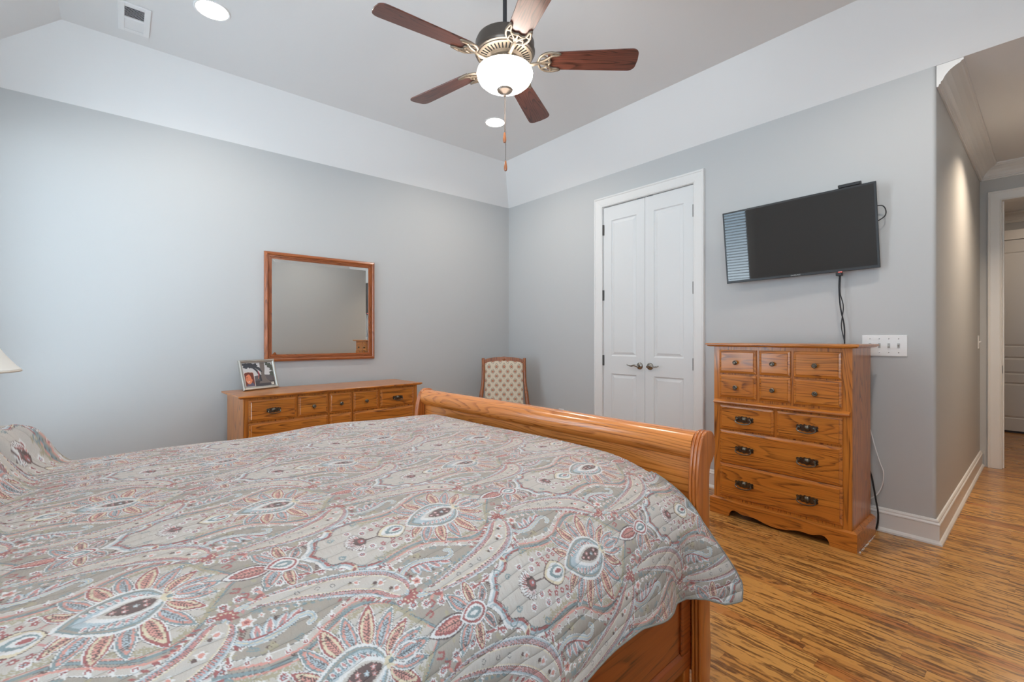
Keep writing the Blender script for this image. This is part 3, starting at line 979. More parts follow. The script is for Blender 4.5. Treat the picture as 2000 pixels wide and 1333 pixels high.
cl = thing('recessed_light', 'round recessed light in the hall ceiling', 'ceiling light', (1.15, -4.27, H), 0)
b = BM(); lathe(b, [(.07, -.0005), (.09, -.0005), (.09, -.004), (.07, -.004)], 32, loop=True); obj('trim_ring', b, M_WHITEP, cl)
b = BM(); lathe(b, [(0, -.003), (.07, -.003), (.07, -.0005), (0, -.0005)], 32); obj('lens', b, M_CAN, cl)
area_light('hall_light', (1.15, -4.27, H - .02), (0, 0, 0), .12, .12, 15, (1.0, .80, .60), shape='DISK', spread=125)
pl = bpy.data.lights.new('fan_lamp', 'POINT'); pl.energy = 3; pl.color = (1, .88, .76); pl.shadow_soft_size = .10
po = bpy.data.objects.new('fan_lamp', pl); C.objects.link(po); po.location = (-2.085, -2.457, 2.31)
area_light('far_room_light', (3.8, -4.1, H - .03), (0, 0, 0), .3, .3, 7, (1.0, .78, .58), shape='DISK')

# ------------------------------------------------------------------ ceiling fan
FX, FY, FZ = -2.085, -2.457, 2.572
fan = thing('ceiling_fan', 'five blade ceiling fan with walnut blades and lit glass bowl', 'ceiling fan', (FX, FY, CH), 0)
z_ = lambda z: z - CH
b = BM(); lathe(b, [(.0, z_(CH - .0005)), (.066, z_(CH - .0005)), (.066, z_(3.10)), (.045, z_(3.065)), (.02, z_(3.055)), (0, z_(3.055))], 32); obj('canopy', b, M_BRONZE, fan, smooth=True)
b = BM(); lathe(b, [(.0105, z_(2.67)), (.0105, z_(3.06))], 16); obj('downrod', b, M_DKMETAL, fan, smooth=True)
b = BM(); lathe(b, [(0, z_(2.715)), (.028, z_(2.713)), (.034, z_(2.70)), (.06, z_(2.697)), (.115, z_(2.692)), (.140, z_(2.680)), (.148, z_(2.662)), (.148, z_(2.625)), (.152, z_(2.622)), (.152, z_(2.616)), (.148, z_(2.612)), (.146, z_(2.604)), (.138, z_(2.600)), (0, z_(2.600))], 48)
obj('motor_housing', b, M_BRONZE, fan, smooth=True)
b = BM(); lathe(b, [(.137, z_(2.5998)), (.137, z_(2.596)), (.128, z_(2.592)), (.088, z_(2.585)), (.080, z_(2.578)), (.062, z_(2.577)), (.062, z_(2.5998))], 48)
vr = obj('vent_ring', b, M_PEWTER, fan, smooth=True)
b = BM()
for k in range(40):
    a = 2 * PI * k / 40
    ca, sa = math.cos(a), math.sin(a)
    p = []
    for (rr_, dz) in ((.095, z_(2.5864)), (.126, z_(2.5914))):
        for s_ in (-1, 1):
            w_ = .0032 * s_
            p.append((rr_ * ca - w_ * sa, rr_ * sa + w_ * ca, dz))
    lowp = [(q[0], q[1], q[2] - .0012) for q in p]
    v = [b.verts.new(q) for q in (p[0], p[1], p[3], p[2])]; v2 = [b.verts.new(q) for q in (lowp[0], lowp[1], lowp[3], lowp[2])]
    b.faces.new(v); b.faces.new(v2)
    for i in range(4): b.faces.new((v[i], v[(i + 1) % 4], v2[(i + 1) % 4], v2[i]))
obj('slots', b, M_VOID, vr)
b = BM(); lathe(b, [(.045, z_(2.5998)), (.075, z_(2.583)), (.078, z_(2.568)), (.060, z_(2.560)), (.060, z_(2.552)), (.100, z_(2.548)), (.112, z_(2.540)), (.112, z_(2.534)), (0, z_(2.534))], 40)
obj('light_kit', b, M_PEWTER, fan, smooth=True)
b = BM(); lathe(b, [(0, z_(2.5335)), (.122, z_(2.5335)), (.136, z_(2.527)), (.141, z_(2.512)), (.138, z_(2.494)), (.127, z_(2.474)), (.108, z_(2.457)), (.080, z_(2.445)), (.045, z_(2.438)), (0, z_(2.436))], 48)
obj('glass_bowl', b, M_GLOBE, fan, smooth=True)['label'] = 'lit frosted glass bowl'
b = BM(); lathe(b, [(0, z_(2.4355)), (.036, z_(2.4365)), (.041, z_(2.431)), (.036, z_(2.423)), (.018, z_(2.416)), (.008, z_(2.410)), (.007, z_(2.400)), (0, z_(2.398))], 28)
obj('finial', b, M_BRONZE, fan, smooth=True)
# blades
def blade_outline():
    pts = []
    r0, r1 = .215, .662
    up_ = [(r0, .052), (.30, .056), (.45, .062), (.58, .067), (r1 - .035, .068)]
    pts += up_
    for k in range(1, 7):
        a = PI / 2 * k / 6
        pts.append((r1 - .035 + .035 * math.sin(a), .033 + .035 * math.cos(a)))
    pts.append((r1 + .003, 0))
    full = pts + [(x, -y) for x, y in reversed(pts[:-1])]
    return full
for k in range(5):
    a = R(174.4 - 72 * k)
    iron = BM()
    # arm from the hub, then horned crescent below the blade root, with inner fretwork
    tube(iron, spline([(.070, 0, -.006), (.105, 0, -.020), (.150, 0, -.018), (.185, 0, -.006)], 6), [.010] * 8 + [.008] * 11, 10)
    horn = sp2([(.170, .012), (.178, .034), (.200, .052), (.232, .058), (.262, .052), (.275, .050), (.262, .042), (.240, .040), (.226, .030), (.222, .014), (.230, 0), (.222, -.014), (.226, -.030), (.240, -.040), (.262, -.042), (.275, -.050), (.262, -.052), (.232, -.058), (.200, -.052), (.178, -.034), (.170, -.012), (.166, 0), (.170, .012)], 4)[:-1]
    inner = sp2([(.190, .010), (.198, .030), (.212, .036), (.211, .014), (.207, .004), (.190, .010)], 3)[:-1]
    tube(iron, [(p[0], p[1], -.0075) for p in horn[::2]], .0062, 8, closed=True)
    for s_ in (-1, 1):
        tube(iron, spline([(.168, 0, -.008), (.195, s_ * .010, -.008), (.214, s_ * .022, -.008), (.228, s_ * .034, -.008)], 5), .0066, 8)
        tube(iron, spline([(.178, s_ * .034, -.008), (.200, s_ * .034, -.008), (.218, s_ * .020, -.008)], 5), .004, 8)
        lathe(iron, [(0, -.013), (.006, -.011), (.007, -.002)], 10, (.232, s_ * .050, 0), 2)
    lathe(iron, [(0, -.014), (.007, -.012), (.008, -.002)], 10, (.200, 0, 0), 2)
    tube(iron, [(.168, 0, -.008), (.226, 0, -.008)], .006, 8)
    M_ = Matrix.Translation((0, 0, z_(FZ + .003))) @ Matrix.Rotation(a, 4, 'Z') @ Matrix.Rotation(R(-12), 4, 'X')
    io = obj('blade_iron', iron, M_PEWTER, fan, smooth=True, angle=60)
    io.matrix_local = M_
    bl = BM()
    prism(bl, blade_outline(), 2, -.0025, .0035)
    bo = obj('blade', bl, M_BLADE, fan, bevel=.0015)
    bo.matrix_local = M_
# pull chains
for (dx, dy, zb, zt) in ((.0, .002, 2.215, 2.397), (.003, -.002, 2.072, 2.397)):
    b = BM()
    z = zt
    while z > zb:
        lathe(b, [(0, -.0019), (.0015, -.0011), (.0019, 0), (.0015, .0011), (0, .0019)], 6, (dx, dy, z_(z)), 2)
        z -= .0046
    tube(b, [(dx, dy, z_(zt)), (dx, dy, z_(zb))], .0006, 5)
    ch = obj('pull_chain', b, M_BRONZE, fan, smooth=True)
    b = BM(); lathe(b, [(0, .004), (.004, .002), (.0055, -.010), (.0085, -.028), (.0085, -.040), (.006, -.048), (0, -.050)], 16, (dx, dy, z_(zb)), 2)
    fo = obj('wooden_fob', b, M_DARKW, ch, smooth=True)
    fo['label'] = 'turned wooden fob'

# ------------------------------------------------------------------ colour canvas (used for cloth print, upholstery and the photograph)
class Canvas:
    def __init__(s, w, h, res, col, wrap=True):
        s.w, s.h, s.res, s.wrap = w, h, res, wrap
        s.nx, s.ny = int(round(w / res)), int(round(h / res))
        s.a = np.zeros((s.nx, s.ny, 3), np.float32)
        s.a[:] = col[:3]

    def _grid(s, p, pad):
        lo = np.floor((p.min(0) - pad) / s.res).astype(int); hi = np.ceil((p.max(0) + pad) / s.res).astype(int)
        if not s.wrap:
            lo = np.maximum(lo, 0); hi = np.minimum(hi, [s.nx - 1, s.ny - 1])
            if (hi < lo).any(): return None
        ix = np.arange(lo[0], hi[0] + 1); iy = np.arange(lo[1], hi[1] + 1)
        X, Y = np.meshgrid((ix + .5) * s.res, (iy + .5) * s.res, indexing='ij')
        return ix, iy, X, Y

    def _put(s, ix, iy, m, col):
        if s.wrap:
            jx, jy = ix % s.nx, iy % s.ny
        else:
            jx, jy = ix, iy
        I, J = np.nonzero(m)
        s.a[jx[I], jy[J]] = col[:3]

    def poly(s, pts, col):
        p = np.asarray(pts, float)
        g = s._grid(p, s.res)
        if g is None: return
        ix, iy, X, Y = g
        ins = np.zeros(X.shape, bool)
        n = len(p)
        for i in range(n):
            x0, y0 = p[i]; x1, y1 = p[(i + 1) % n]
            if y0 == y1: continue
            c = ((Y >= y0) != (Y >= y1)) & (X < (x1 - x0) * (Y - y0) / (y1 - y0) + x0)
            ins ^= c
        s._put(ix, iy, ins, col)

    def line(s, pts, w, col, taper=False):
        p = np.asarray(pts, float)
        n = len(p) - 1
        for i in range(n):
            seg = p[i:i + 2]
            ww = w * (1 - .75 * i / n) if taper else w
            g = s._grid(seg, ww)
            if g is None: continue
            ix, iy, X, Y = g
            d = seg[1] - seg[0]
            L = d @ d + 1e-12
            t = np.clip(((X - seg[0][0]) * d[0] + (Y - seg[0][1]) * d[1]) / L, 0, 1)
            dist = np.hypot(X - seg[0][0] - t * d[0], Y - seg[0][1] - t * d[1])
            s._put(ix, iy, dist < ww / 2, col)


PU, PV = .560, .560
TAUPE, GREY, WHITE = srgb(160, 151, 141), srgb(194, 187, 180), srgb(222, 221, 221)
BLUE, TEAL, DKBL = srgb(172, 188, 198), srgb(124, 146, 152), srgb(104, 104, 108)
RED, CORAL, PINK = srgb(160, 78, 80), srgb(212, 144, 132), srgb(196, 132, 130)
CREAM, DARK, OLIVE = srgb(216, 202, 172), srgb(92, 68, 68), srgb(168, 158, 132)
cv = Canvas(PU, PV, .0005, TAUPE)


def syms(mirror=True):
    """the print repeats at half-drop and mirrors about each row's axis"""
    for (ou, ov) in ((0, 0), (PU / 2, PV / 2)):
        for m in ((1, -1) if mirror else (1,)):
            yield lambda q, ou=ou, ov=ov, m=m: [(a + ou, m * c + ov) for a, c in q]


def P_(pts, col, mirror=True):
    for f in syms(mirror): cv.poly(f(pts), col)


def L_(pts, w, col, mirror=True, taper=False):
    for f in syms(mirror): cv.line(f(pts), w, col, taper)


def circ(c, r, n=14, wob=0.0, k=5):
    return [(c[0] + (r + wob * math.cos(k * a)) * math.cos(a), c[1] + (r + wob * math.cos(k * a)) * math.sin(a)) for a in [2 * PI * i / n for i in range(n)]]


def leaf(base, tip, w, bend=0.0, n=12, grow=0.0, rag=0.0, pw=.85):
    bx_, by_ = base; tx, ty = tip
    dx, dy = tx - bx_, ty - by_
    L = math.hypot(dx, dy); ux, uy = dx / L, dy / L
    nx_, ny_ = -uy, ux
    L2 = L + 2 * grow
    A_, B_ = [], []
    for i in range(n + 1):
        t = i / n
        hwid = (w + grow) * math.sin(PI * t ** pw) ** .8 + (rag if i % 2 else 0) * (0 < i < n)
        s_ = -grow + L2 * t
        off = bend * math.sin(PI * t)
        A_.append((bx_ + ux * s_ + nx_ * (off + hwid), by_ + uy * s_ + ny_ * (off + hwid)))
        B_.append((bx_ + ux * s_ + nx_ * (off - hwid), by_ + uy * s_ + ny_ * (off - hwid)))
    return A_ + B_[::-1]


def petal(base, tip, w, kind, bend=0.0, mirror=True):
    def lerp(t): return (base[0] + (tip[0] - base[0]) * t, base[1] + (tip[1] - base[1]) * t)
    if kind == 'r': cols = (WHITE, RED, CREAM, CORAL, DARK)
    elif kind == 'b': cols = (WHITE, TEAL, CORAL, BLUE, DKBL)
    else: cols = (DARK, WHITE, RED, CORAL, DARK)
    P_(leaf(base, tip, w, bend, grow=.0030), DKBL, mirror)
    P_(leaf(base, tip, w, bend, grow=.0022), cols[0], mirror)
    P_(leaf(base, tip, w, bend), cols[1], mirror)
    P_(leaf(lerp(.04), lerp(.88), w * .74, bend * .9, rag=.0014, n=16), cols[2], mirror)
    P_(leaf(lerp(.08), lerp(.80), w * .48, bend * .85), cols[3], mirror)
    dx, dy = tip[0] - base[0], tip[1] - base[1]; L = math.hypot(dx, dy); ux, uy = dx / L, dy / L
    L_([lerp(.12), lerp(.74)], .0013, cols[4], mirror)
    for i in range(8):
        t = .14 + .078 * i
        c = lerp(t); off = bend * math.sin(PI * t)
        c = (c[0] - uy * off, c[1] + ux * off)
        for s_ in (-1, 1):
            L_([c, (c[0] + ux * .005 - uy * s_ * w * .40, c[1] + uy * .005 + ux * s_ * w * .40)], .0013, cols[4], mirror)


def daisy(c, r, mirror=True, inner=RED):
    P_(circ(c, r, 16, r * .18, 8), WHITE, mirror)
    P_(circ(c, r * .62, 16, r * .16, 8), inner, mirror)
    P_(circ(c, r * .30, 10), BLUE, mirror)
    P_(circ(c, r * .14, 8), DARK, mirror)


def sprig(p0, p1, n=5, col=OLIVE, s=.006, w=.0012, mirror=True):
    dx, dy = p1[0] - p0[0], p1[1] - p0[1]; L = math.hypot(dx, dy); ux, uy = dx / L, dy / L
    L_([p0, p1], w * .8, col, mirror)
    for i in range(n):
        t = (i + .3) / n
        c = (p0[0] + dx * t, p0[1] + dy * t)
        for sg in (-1, 1):
            e = (c[0] + ux * s * .8 - uy * sg * s * .8, c[1] + uy * s * .8 + ux * sg * s * .8)
            P_(leaf(c, e, s * .22, n=5), col, mirror)


# medallion ground
med = sp2([(.036, .0), (.056, .022), (.066, .048), (.094, .056), (.116, .080), (.152, .086), (.185, .078), (.230, .070), (.275, .076), (.315, .100), (.355, .118), (.392, .114), (.424, .090), (.440, .060), (.462, .032), (.490, .0)], 5)
fullmed = med + [(a, -c) for a, c in reversed(med[1:-1])]
rs = random.Random(3)
# ground foliage first
for k in range(110):
    a, c = rs.uniform(-.5, .06), rs.uniform(.02, .27)
    an_ = rs.uniform(0, 2 * PI)
    sprig((a, c), (a + .016 * math.cos(an_), c + .016 * math.sin(an_)), 4, (OLIVE, DARK, OLIVE, TEAL)[k % 4], .0055)
# paisley : head near the star, tail curling away
spine = sp2([(-.108, .100), (-.118, .120), (-.140, .148), (-.172, .168), (-.210, .182), (-.252, .192), (-.292, .198), (-.330, .200), (-.358, .194)], 5)
npz = len(spine)
def off_curve(sp, wf, side):
    out = []
    for i, p in enumerate(sp):
        a = sp[max(i - 1, 0)]; c = sp[min(i + 1, len(sp) - 1)]
        dx, dy = c[0] - a[0], c[1] - a[1]; L = math.hypot(dx, dy) + 1e-9
        w = wf(i / (len(sp) - 1))
        out.append((p[0] - dy / L * w * side, p[1] + dx / L * w * side))
    return out
# outer string of daisies
ow_ = lambda t: .026 + .019 * math.sin(PI * min(1, t) ** .7)
r1_, r2_ = off_curve(spine, ow_, -1), off_curve(spine, ow_, 1)
up_side = r1_ if r1_[20][1] > r2_[20][1] else r2_
for i in range(7, npz, 4):
    daisy(up_side[i], .0092)
    if i + 2 < npz: P_(leaf(up_side[i + 2], (up_side[i + 2][0] - .004, up_side[i + 2][1] + .012), .0026, n=5), TEAL)
for p in ((-.384, .212), (-.404, .194), (-.410, .166), (-.402, .140)): daisy(p, .0092)
# red arc
arc_ = sp2([(-.262, .238), (-.225, .232), (-.185, .218), (-.150, .198), (-.128, .178)], 6)
L_(arc_, .0062, WHITE); L_(arc_, .0046, RED)
for i in range(2, len(arc_) - 3, 3):
    p = arc_[i]; sprig((p[0], p[1] + .004), (p[0] + .008, p[1] + .020), 4, DARK, .006)
# medallion
P_(fullmed, GREY, False)
ki = [i for i, p in enumerate(med) if p[0] < .17][-1]
L_(med[:ki], .0105, DKBL); L_(med[:ki], .0090, WHITE); L_([(a + .003, c - .003) for a, c in med[:ki]], .0048, BLUE)
L_([(a + .0075, c - .0065) for a, c in med[2:ki]], .0048, RED)
L_([(a + .0110, c - .0085) for a, c in med[2:ki]], .0015, DARK)
L_(med[ki - 2:], .0056, TEAL); L_([(a, c - .0050) for a, c in med[ki:]], .0026, CORAL)
L_([(a, c - .0026) for a, c in med[ki:]], .0010, DKBL); L_([(a, c + .0030) for a, c in med[ki:]], .0008, DKBL)
for i in range(ki, len(med) - 6, 1):
    a, c = med[i]
    sprig((a, c - .007), (a + .007, c - .016), 3, OLIVE, .0055)
    if i % 3 == 0: sprig((a, c - .012), (a - .008, c - .022), 3, OLIVE, .005)
for (a, c, r) in ((.080, .046, .011), (.122, .072, .013), (.165, .070, .010), (.066, .020, .009), (.100, .030, .008)):
    L_([(a + r * (1 - t * .13) * math.cos(t), c + r * (1 - t * .13) * math.sin(t)) for t in [k * .5 for k in range(12)]], .0026, TEAL)
    P_(circ((a + r * .4, c), .0026, 8), TEAL)
P_(leaf((.102, .088), (.116, .062), .0065), CREAM); P_(leaf((.104, .084), (.114, .067), .0038), RED)
# flower cluster, bud
for k in range(13):
    a = R(95 + 170 * k / 12)
    P_(leaf((.150 + .008 * math.cos(a), .010 * math.sin(a)), (.150 + .034 * math.cos(a), .031 * math.sin(a)), .0046, grow=.0008), DARK, False)
    P_(leaf((.150 + .008 * math.cos(a), .010 * math.sin(a)), (.150 + .033 * math.cos(a), .030 * math.sin(a)), .0044), WHITE, False)
    P_(leaf((.150 + .010 * math.cos(a), .010 * math.sin(a)), (.150 + .025 * math.cos(a), .023 * math.sin(a)), .0026), RED if k % 2 else PINK, False)
P_(circ((.150, 0), .0135, 16, .002, 6), DARK, False); P_(circ((.152, 0), .007, 12), RED, False); P_(circ((.154, 0), .0028, 10), BLUE, False)
L_([(.162, 0), (.182, .001), (.200, 0)], .0022, DARK, False)
for (a, c) in ((.166, .026), (.178, .044), (.205, .050), (.236, .050), (.138, .040)):
    daisy((a, c), .0085)
for (a, c) in ((.188, .030), (.206, .036), (.224, .036), (.240, .036), (.212, .026)):
    P_(circ((a, c), .0055, 12, .0022, 5), RED); P_(circ((a, c), .0016, 8), WHITE)
P_(leaf((.256, 0), (.186, 0), .0270, n=18, pw=.95), DARK, False)
P_(leaf((.254, 0), (.190, 0), .0252, n=18, pw=.95), CREAM, False)
P_(leaf((.250, 0), (.196, 0), .0195, n=18, rag=.0014), WHITE, False)
P_(leaf((.247, 0), (.206, 0), .0125, rag=.0018), TEAL, False); P_(leaf((.245, 0), (.214, 0), .0085), WHITE, False); P_(leaf((.242, 0), (.222, 0), .0045), RED, False)
L_([(.256, .003), (.266, .012), (.262, .022), (.252, .024), (.247, .018)], .0036, PINK)
L_([(.262, .004), (.276, .012), (.294, .018)], .0062, WHITE); L_([(.264, .005), (.276, .013), (.292, .018)], .0034, RED)
# lotus petals
PET = [((.374, .022), (.420, .086), .0120, 'b'), ((.386, .010), (.436, .052), .0115, 'r'), ((.390, .004), (.456, .024), .0092, 'b'),
       ((.290, .016), (.246, .050), .0100, 'r'), ((.302, .028), (.262, .082), .0115, 'b'), ((.322, .036), (.298, .104), .0135, 'r'),
       ((.342, .040), (.338, .108), .0115, 'b'), ((.360, .034), (.384, .112), .0140, 'r')]
for (a, c, w, k) in PET: petal(a, c, w, k, bend=.003)
P_(leaf((.390, 0), (.254, 0), .0495, n=28, pw=.74, rag=.0012), WHITE, False)
P_(leaf((.387, 0), (.260, 0), .0455, n=24, pw=.74), TEAL, False)
P_(leaf((.386, 0), (.264, 0), .0440, n=24, pw=.75), TAUPE, False)
P_(leaf((.385, 0), (.270, 0), .0415, n=24, pw=.76), TEAL, False)
P_(leaf((.384, 0), (.276, 0), .0385, n=24, pw=.78), BLUE, False)
for k in range(9):
    t = .12 + .085 * k
    a0 = .384 - .112 * t
    w0_ = .038 * math.sin(PI * t ** .78) ** .8
    P_(leaf((a0, w0_ * .58), (a0 - .008, w0_ * 1.0), .0042), DKBL); P_(leaf((a0, w0_ * .60), (a0 - .008, w0_ * .98), .0036), WHITE); P_(leaf((a0, w0_ * .66), (a0 - .006, w0_ * .90), .0018), PINK)
    L_([(a0 + .005, w0_ * .60), (a0 + .001, w0_ * .96)], .0013, TEAL)
P_(leaf((.386, 0), (.292, 0), .0235, n=26, rag=.0015), WHITE, False)
P_(leaf((.380, 0), (.304, 0), .0182, n=22), GREY, False)
P_(leaf((.376, 0), (.314, 0), .0138, n=22, rag=.0013), DARK, False)
for (a, c) in ((.350, 0), (.336, .005), (.336, -.005), (.362, .005), (.362, -.005), (.322, 0)):
    P_(circ((a, c), .0040, 10, .0012, 5), PINK if a != .35 else BLUE, False); P_(circ((a, c), .0015, 8), WHITE, False)
P_(circ((.390, 0), .0100, 16, .0024, 6), CREAM, False); P_(circ((.392, 0), .0045, 10), TEAL, False)
petal((.398, 0), (.464, 0), .0120, 'b', mirror=False)
L_([(.395, .005), (.410, .014), (.428, .013), (.438, .006)], .0030, WHITE)
# lace band that follows the medallion's shoulder
band = [(a - PU, c + .0160) for a, c in med[ki + 1:-16]]
L_(band, .0160, DKBL); L_(band, .0145, WHITE); L_(band, .0120, GREY); L_([(a, c - .0060) for a, c in band], .0040, CORAL)
for i in range(0, len(band), 3):
    P_(circ(band[i], .0052, 10), WHITE); P_(circ(band[i], .0036, 10), RED); P_(circ(band[i], .0014, 8), WHITE)
    P_(leaf(band[i], (band[i][0] + .002, band[i][1] + .013), .0024, n=6), WHITE)
for q in ((-.395, .118), (-.150, .120)):
    P_(circ(q, .0145, 14, .0026, 7), WHITE); P_(circ(q, .0095, 12), OLIVE); P_(circ(q, .0060, 10), CORAL); P_(circ(q, .0026, 8), TEAL)
# star flower with a long petal to the left
petal((-.018, 0), (-.096, 0), .0160, 's', mirror=False)
petal((-.008, .010), (-.040, .056), .0120, 'b', .003); petal((.006, .012), (.004, .068), .0105, 'r', .002); petal((.018, .008), (.040, .044), .0080, 'b', -.003)
P_(leaf((.032, 0), (-.032, 0), .0225, n=20), DKBL, False); P_(leaf((.031, 0), (-.031, 0), .0212, n=20), WHITE, False); P_(leaf((.027, 0), (-.027, 0), .0180, n=18), RED, False)
P_(leaf((.022, 0), (-.021, 0), .0130, n=18, rag=.0014), WHITE, False); P_(leaf((.018, 0), (-.016, 0), .0085, rag=.001), TEAL, False); P_(leaf((.010, 0), (-.010, 0), .0035), WHITE, False)
L_([(.028, 0), (.044, 0)], .0045, WHITE, False)
# red dart chain from star towards paisley crown
for k in range(4):
    p0 = (-.044 - .017 * k, .062 + .009 * k); p1 = (p0[0] - .017, p0[1] + .009)
    P_(leaf(p0, p1, .0048, n=6), RED if k % 2 == 0 else TEAL)
    P_(leaf(p0, (p0[0] - .002, p0[1] + .015), .0028, n=5), PINK); P_(leaf(p0, (p0[0] - .010, p0[1] - .011), .0028, n=5), CORAL)
for (a, c) in ((-.085, .030), (-.075, .048)):
    L_([(a, c), (a + .010, c + .004), (a + .006, c + .012), (a - .004, c + .008)], .0034, RED)
def pwf(k): return lambda t: k * .80 * (math.sin(PI * min(1, (t * 1.01)) ** .58) ** .72 + .03)
def pais(k): return off_curve(spine, pwf(k), 1) + off_curve(spine, pwf(k), -1)[::-1]
# hooked curl carrying on from the tail
hook = sp2([(-.330, .204), (-.362, .200), (-.384, .182), (-.388, .156), (-.376, .134), (-.354, .122), (-.328, .124), (-.304, .134), (-.284, .144), (-.268, .142), (-.264, .130), (-.272, .124)], 6)
for (b0, t0) in (((-.348, .126), (-.346, .154)), ((-.334, .126), (-.324, .160)), ((-.318, .132), (-.300, .160)), ((-.300, .138), (-.278, .160))):
    P_(leaf(b0, t0, .0074, grow=.0034), DKBL); P_(leaf(b0, t0, .0074, grow=.0026), BLUE); P_(leaf(b0, t0, .0066), WHITE); P_(leaf(b0, t0, .0040), PINK); P_(leaf(b0, (t0[0] * .6 + b0[0] * .4, t0[1] * .6 + b0[1] * .4), .0022), TEAL)
L_(hook, .0120, DKBL); L_(hook, .0108, WHITE); L_(hook, .0086, BLUE); L_(hook, .0018, CREAM)
L_([(a, c + .0075) for a, c in hook[28:52]], .0030, RED)
for sc_, cc_ in ((.0405, DKBL), (.0395, WHITE), (.0372, BLUE)): P_(pais(sc_), cc_)
def tickset(w0, w1, st, col, wd):
    for side in (1, -1):
        A_ = off_curve(spine, pwf(w0), side); B_ = off_curve(spine, pwf(w1), side)
        for i in range(1, npz - 3):
            for f in (0, .5):
                if i + 1 >= npz: continue
                p = (A_[i][0] + (A_[i + 1][0] - A_[i][0]) * f, A_[i][1] + (A_[i + 1][1] - A_[i][1]) * f)
                q = (B_[i][0] + (B_[i + 1][0] - B_[i][0]) * f, B_[i][1] + (B_[i + 1][1] - B_[i][1]) * f)
                L_([p, q], wd, col)
tickset(.0235, .0318, 1, DKBL, .0030); tickset(.0235, .0315, 1, PINK, .0022)
P_(pais(.0244), CORAL); P_(pais(.0232), DARK); P_(pais(.0218), WHITE); P_(pais(.0204), CREAM); P_(pais(.0178), GREY)
for t, r in ((.14, .0078), (.27, .0082), (.40, .0066)):
    p = spine[int(t * (npz - 1))]
    sprig((p[0] + .008, p[1] - .004), (p[0] - .016, p[1] + .004), 3, OLIVE, .005)
    P_(circ(p, r, 12, .0026, 5), WHITE); P_(circ(p, r * .55, 8), CORAL); P_(circ((p[0] - .009, p[1] + .005), r * .5, 8), DARK)
for t in (.54, .62, .70):
    p = spine[int(t * (npz - 1))]
    L_(circ(p, .0040, 10) + [circ(p, .0040, 10)[0]], .0012, DKBL)
# crown at the head
for k in range(6):
    a = R(-150 + 34 * k)
    P_(leaf((-.104, .092), (-.104 + .020 * math.cos(a), .092 + .020 * math.sin(a)), .0050, n=6), RED)
    P_(circ((-.104 + .011 * math.cos(a), .092 + .011 * math.sin(a)), .0020, 6), CREAM)
# flames along both edges
for side, rng in ((1, range(3, 20, 2)), (-1, range(3, 12, 2))):
    o1 = off_curve(spine, pwf(.0425), side); o2 = off_curve(spine, pwf(.0550), side)
    for i in rng: P_(leaf(o1[i], o2[i + 1], .0024, n=5), RED)
P_(circ((-.358, .166), .0125, 12, .0035, 6), WHITE); P_(circ((-.358, .166), .0075, 10, .0018, 5), CORAL); P_(circ((-.358, .166), .0034, 8), RED)
for k in range(4):
    p = (-.336 + .018 * k, .172 - .001 * k)
    P_(circ(p, .0052, 10, .0018, 5), WHITE); P_(circ(p, .0022, 8), CORAL)
for k in range(9):
    p = (-.340 + .013 * k, .184 - .0030 * k); P_(leaf(p, (p[0] + .008, p[1] - .005), .0028, n=5), TEAL)
_m = np.array([.42, .385, .35], np.float32)
cv.a[:] = cv.a * .80 + _m * .15
n = NT('quilt_print')
att = n.n('VertexColor', _layer_name='print')
uvn = n.n('UVMap', _uv_map='cloth')
wv = n.n('TexNoise', Vector=uvn.outputs[0], Scale=420.0, Detail=2.0)
colq = n.mix(n.math('MULTIPLY', n.math('SUBTRACT', wv.outputs[0], .35), .30), att.outputs[0], (.20, .19, .18, 1))
hs = n.n('HueSaturation', Saturation=0.95, Value=1.0)
n.set(hs.inputs['Color'], colq)
sp_ = n.n('SeparateXYZ', Vector=uvn.outputs[0])
# quilting channels : wavy rows crossed by fine puckers
nz = n.n('TexNoise', Vector=uvn.outputs[0], Scale=9.0, Detail=2.0)
row_ = n.math('MULTIPLY', n.math('ADD', n.math('ADD', sp_.outputs[1], n.math('MULTIPLY', sp_.outputs[0], .12)), n.math('MULTIPLY', nz.outputs[0], .022)), 2 * PI / .030)
ch1 = n.math('POWER', n.math('ABSOLUTE', n.math('SINE', n.math('MULTIPLY', row_, .5))), .45)
mpq = n.n('Mapping', Vector=uvn.outputs[0]); mpq.inputs['Scale'].default_value = (95.0, 26.0, 1.0)
puck = n.n('TexNoise', Vector=mpq.outputs[0], Scale=1.0, Detail=3.0)
hq = n.math('ADD', n.math('MULTIPLY', ch1, .8), n.math('MULTIPLY', puck.outputs[0], .9))
n.bump(hq, 0.8, 0.005)
M_QUILT = n.base(hs.outputs[0], .85, spec=.2)
n.b.inputs['Sheen Weight'].default_value = .15


def sample(cvs, u, v):
    i = np.floor(u / cvs.res).astype(int); j = np.floor(v / cvs.res).astype(int)
    if cvs.wrap:
        i %= cvs.nx; j %= cvs.ny
    else:
        i = np.clip(i, 0, cvs.nx - 1); j = np.clip(j, 0, cvs.ny - 1)
    return cvs.a[i, j]


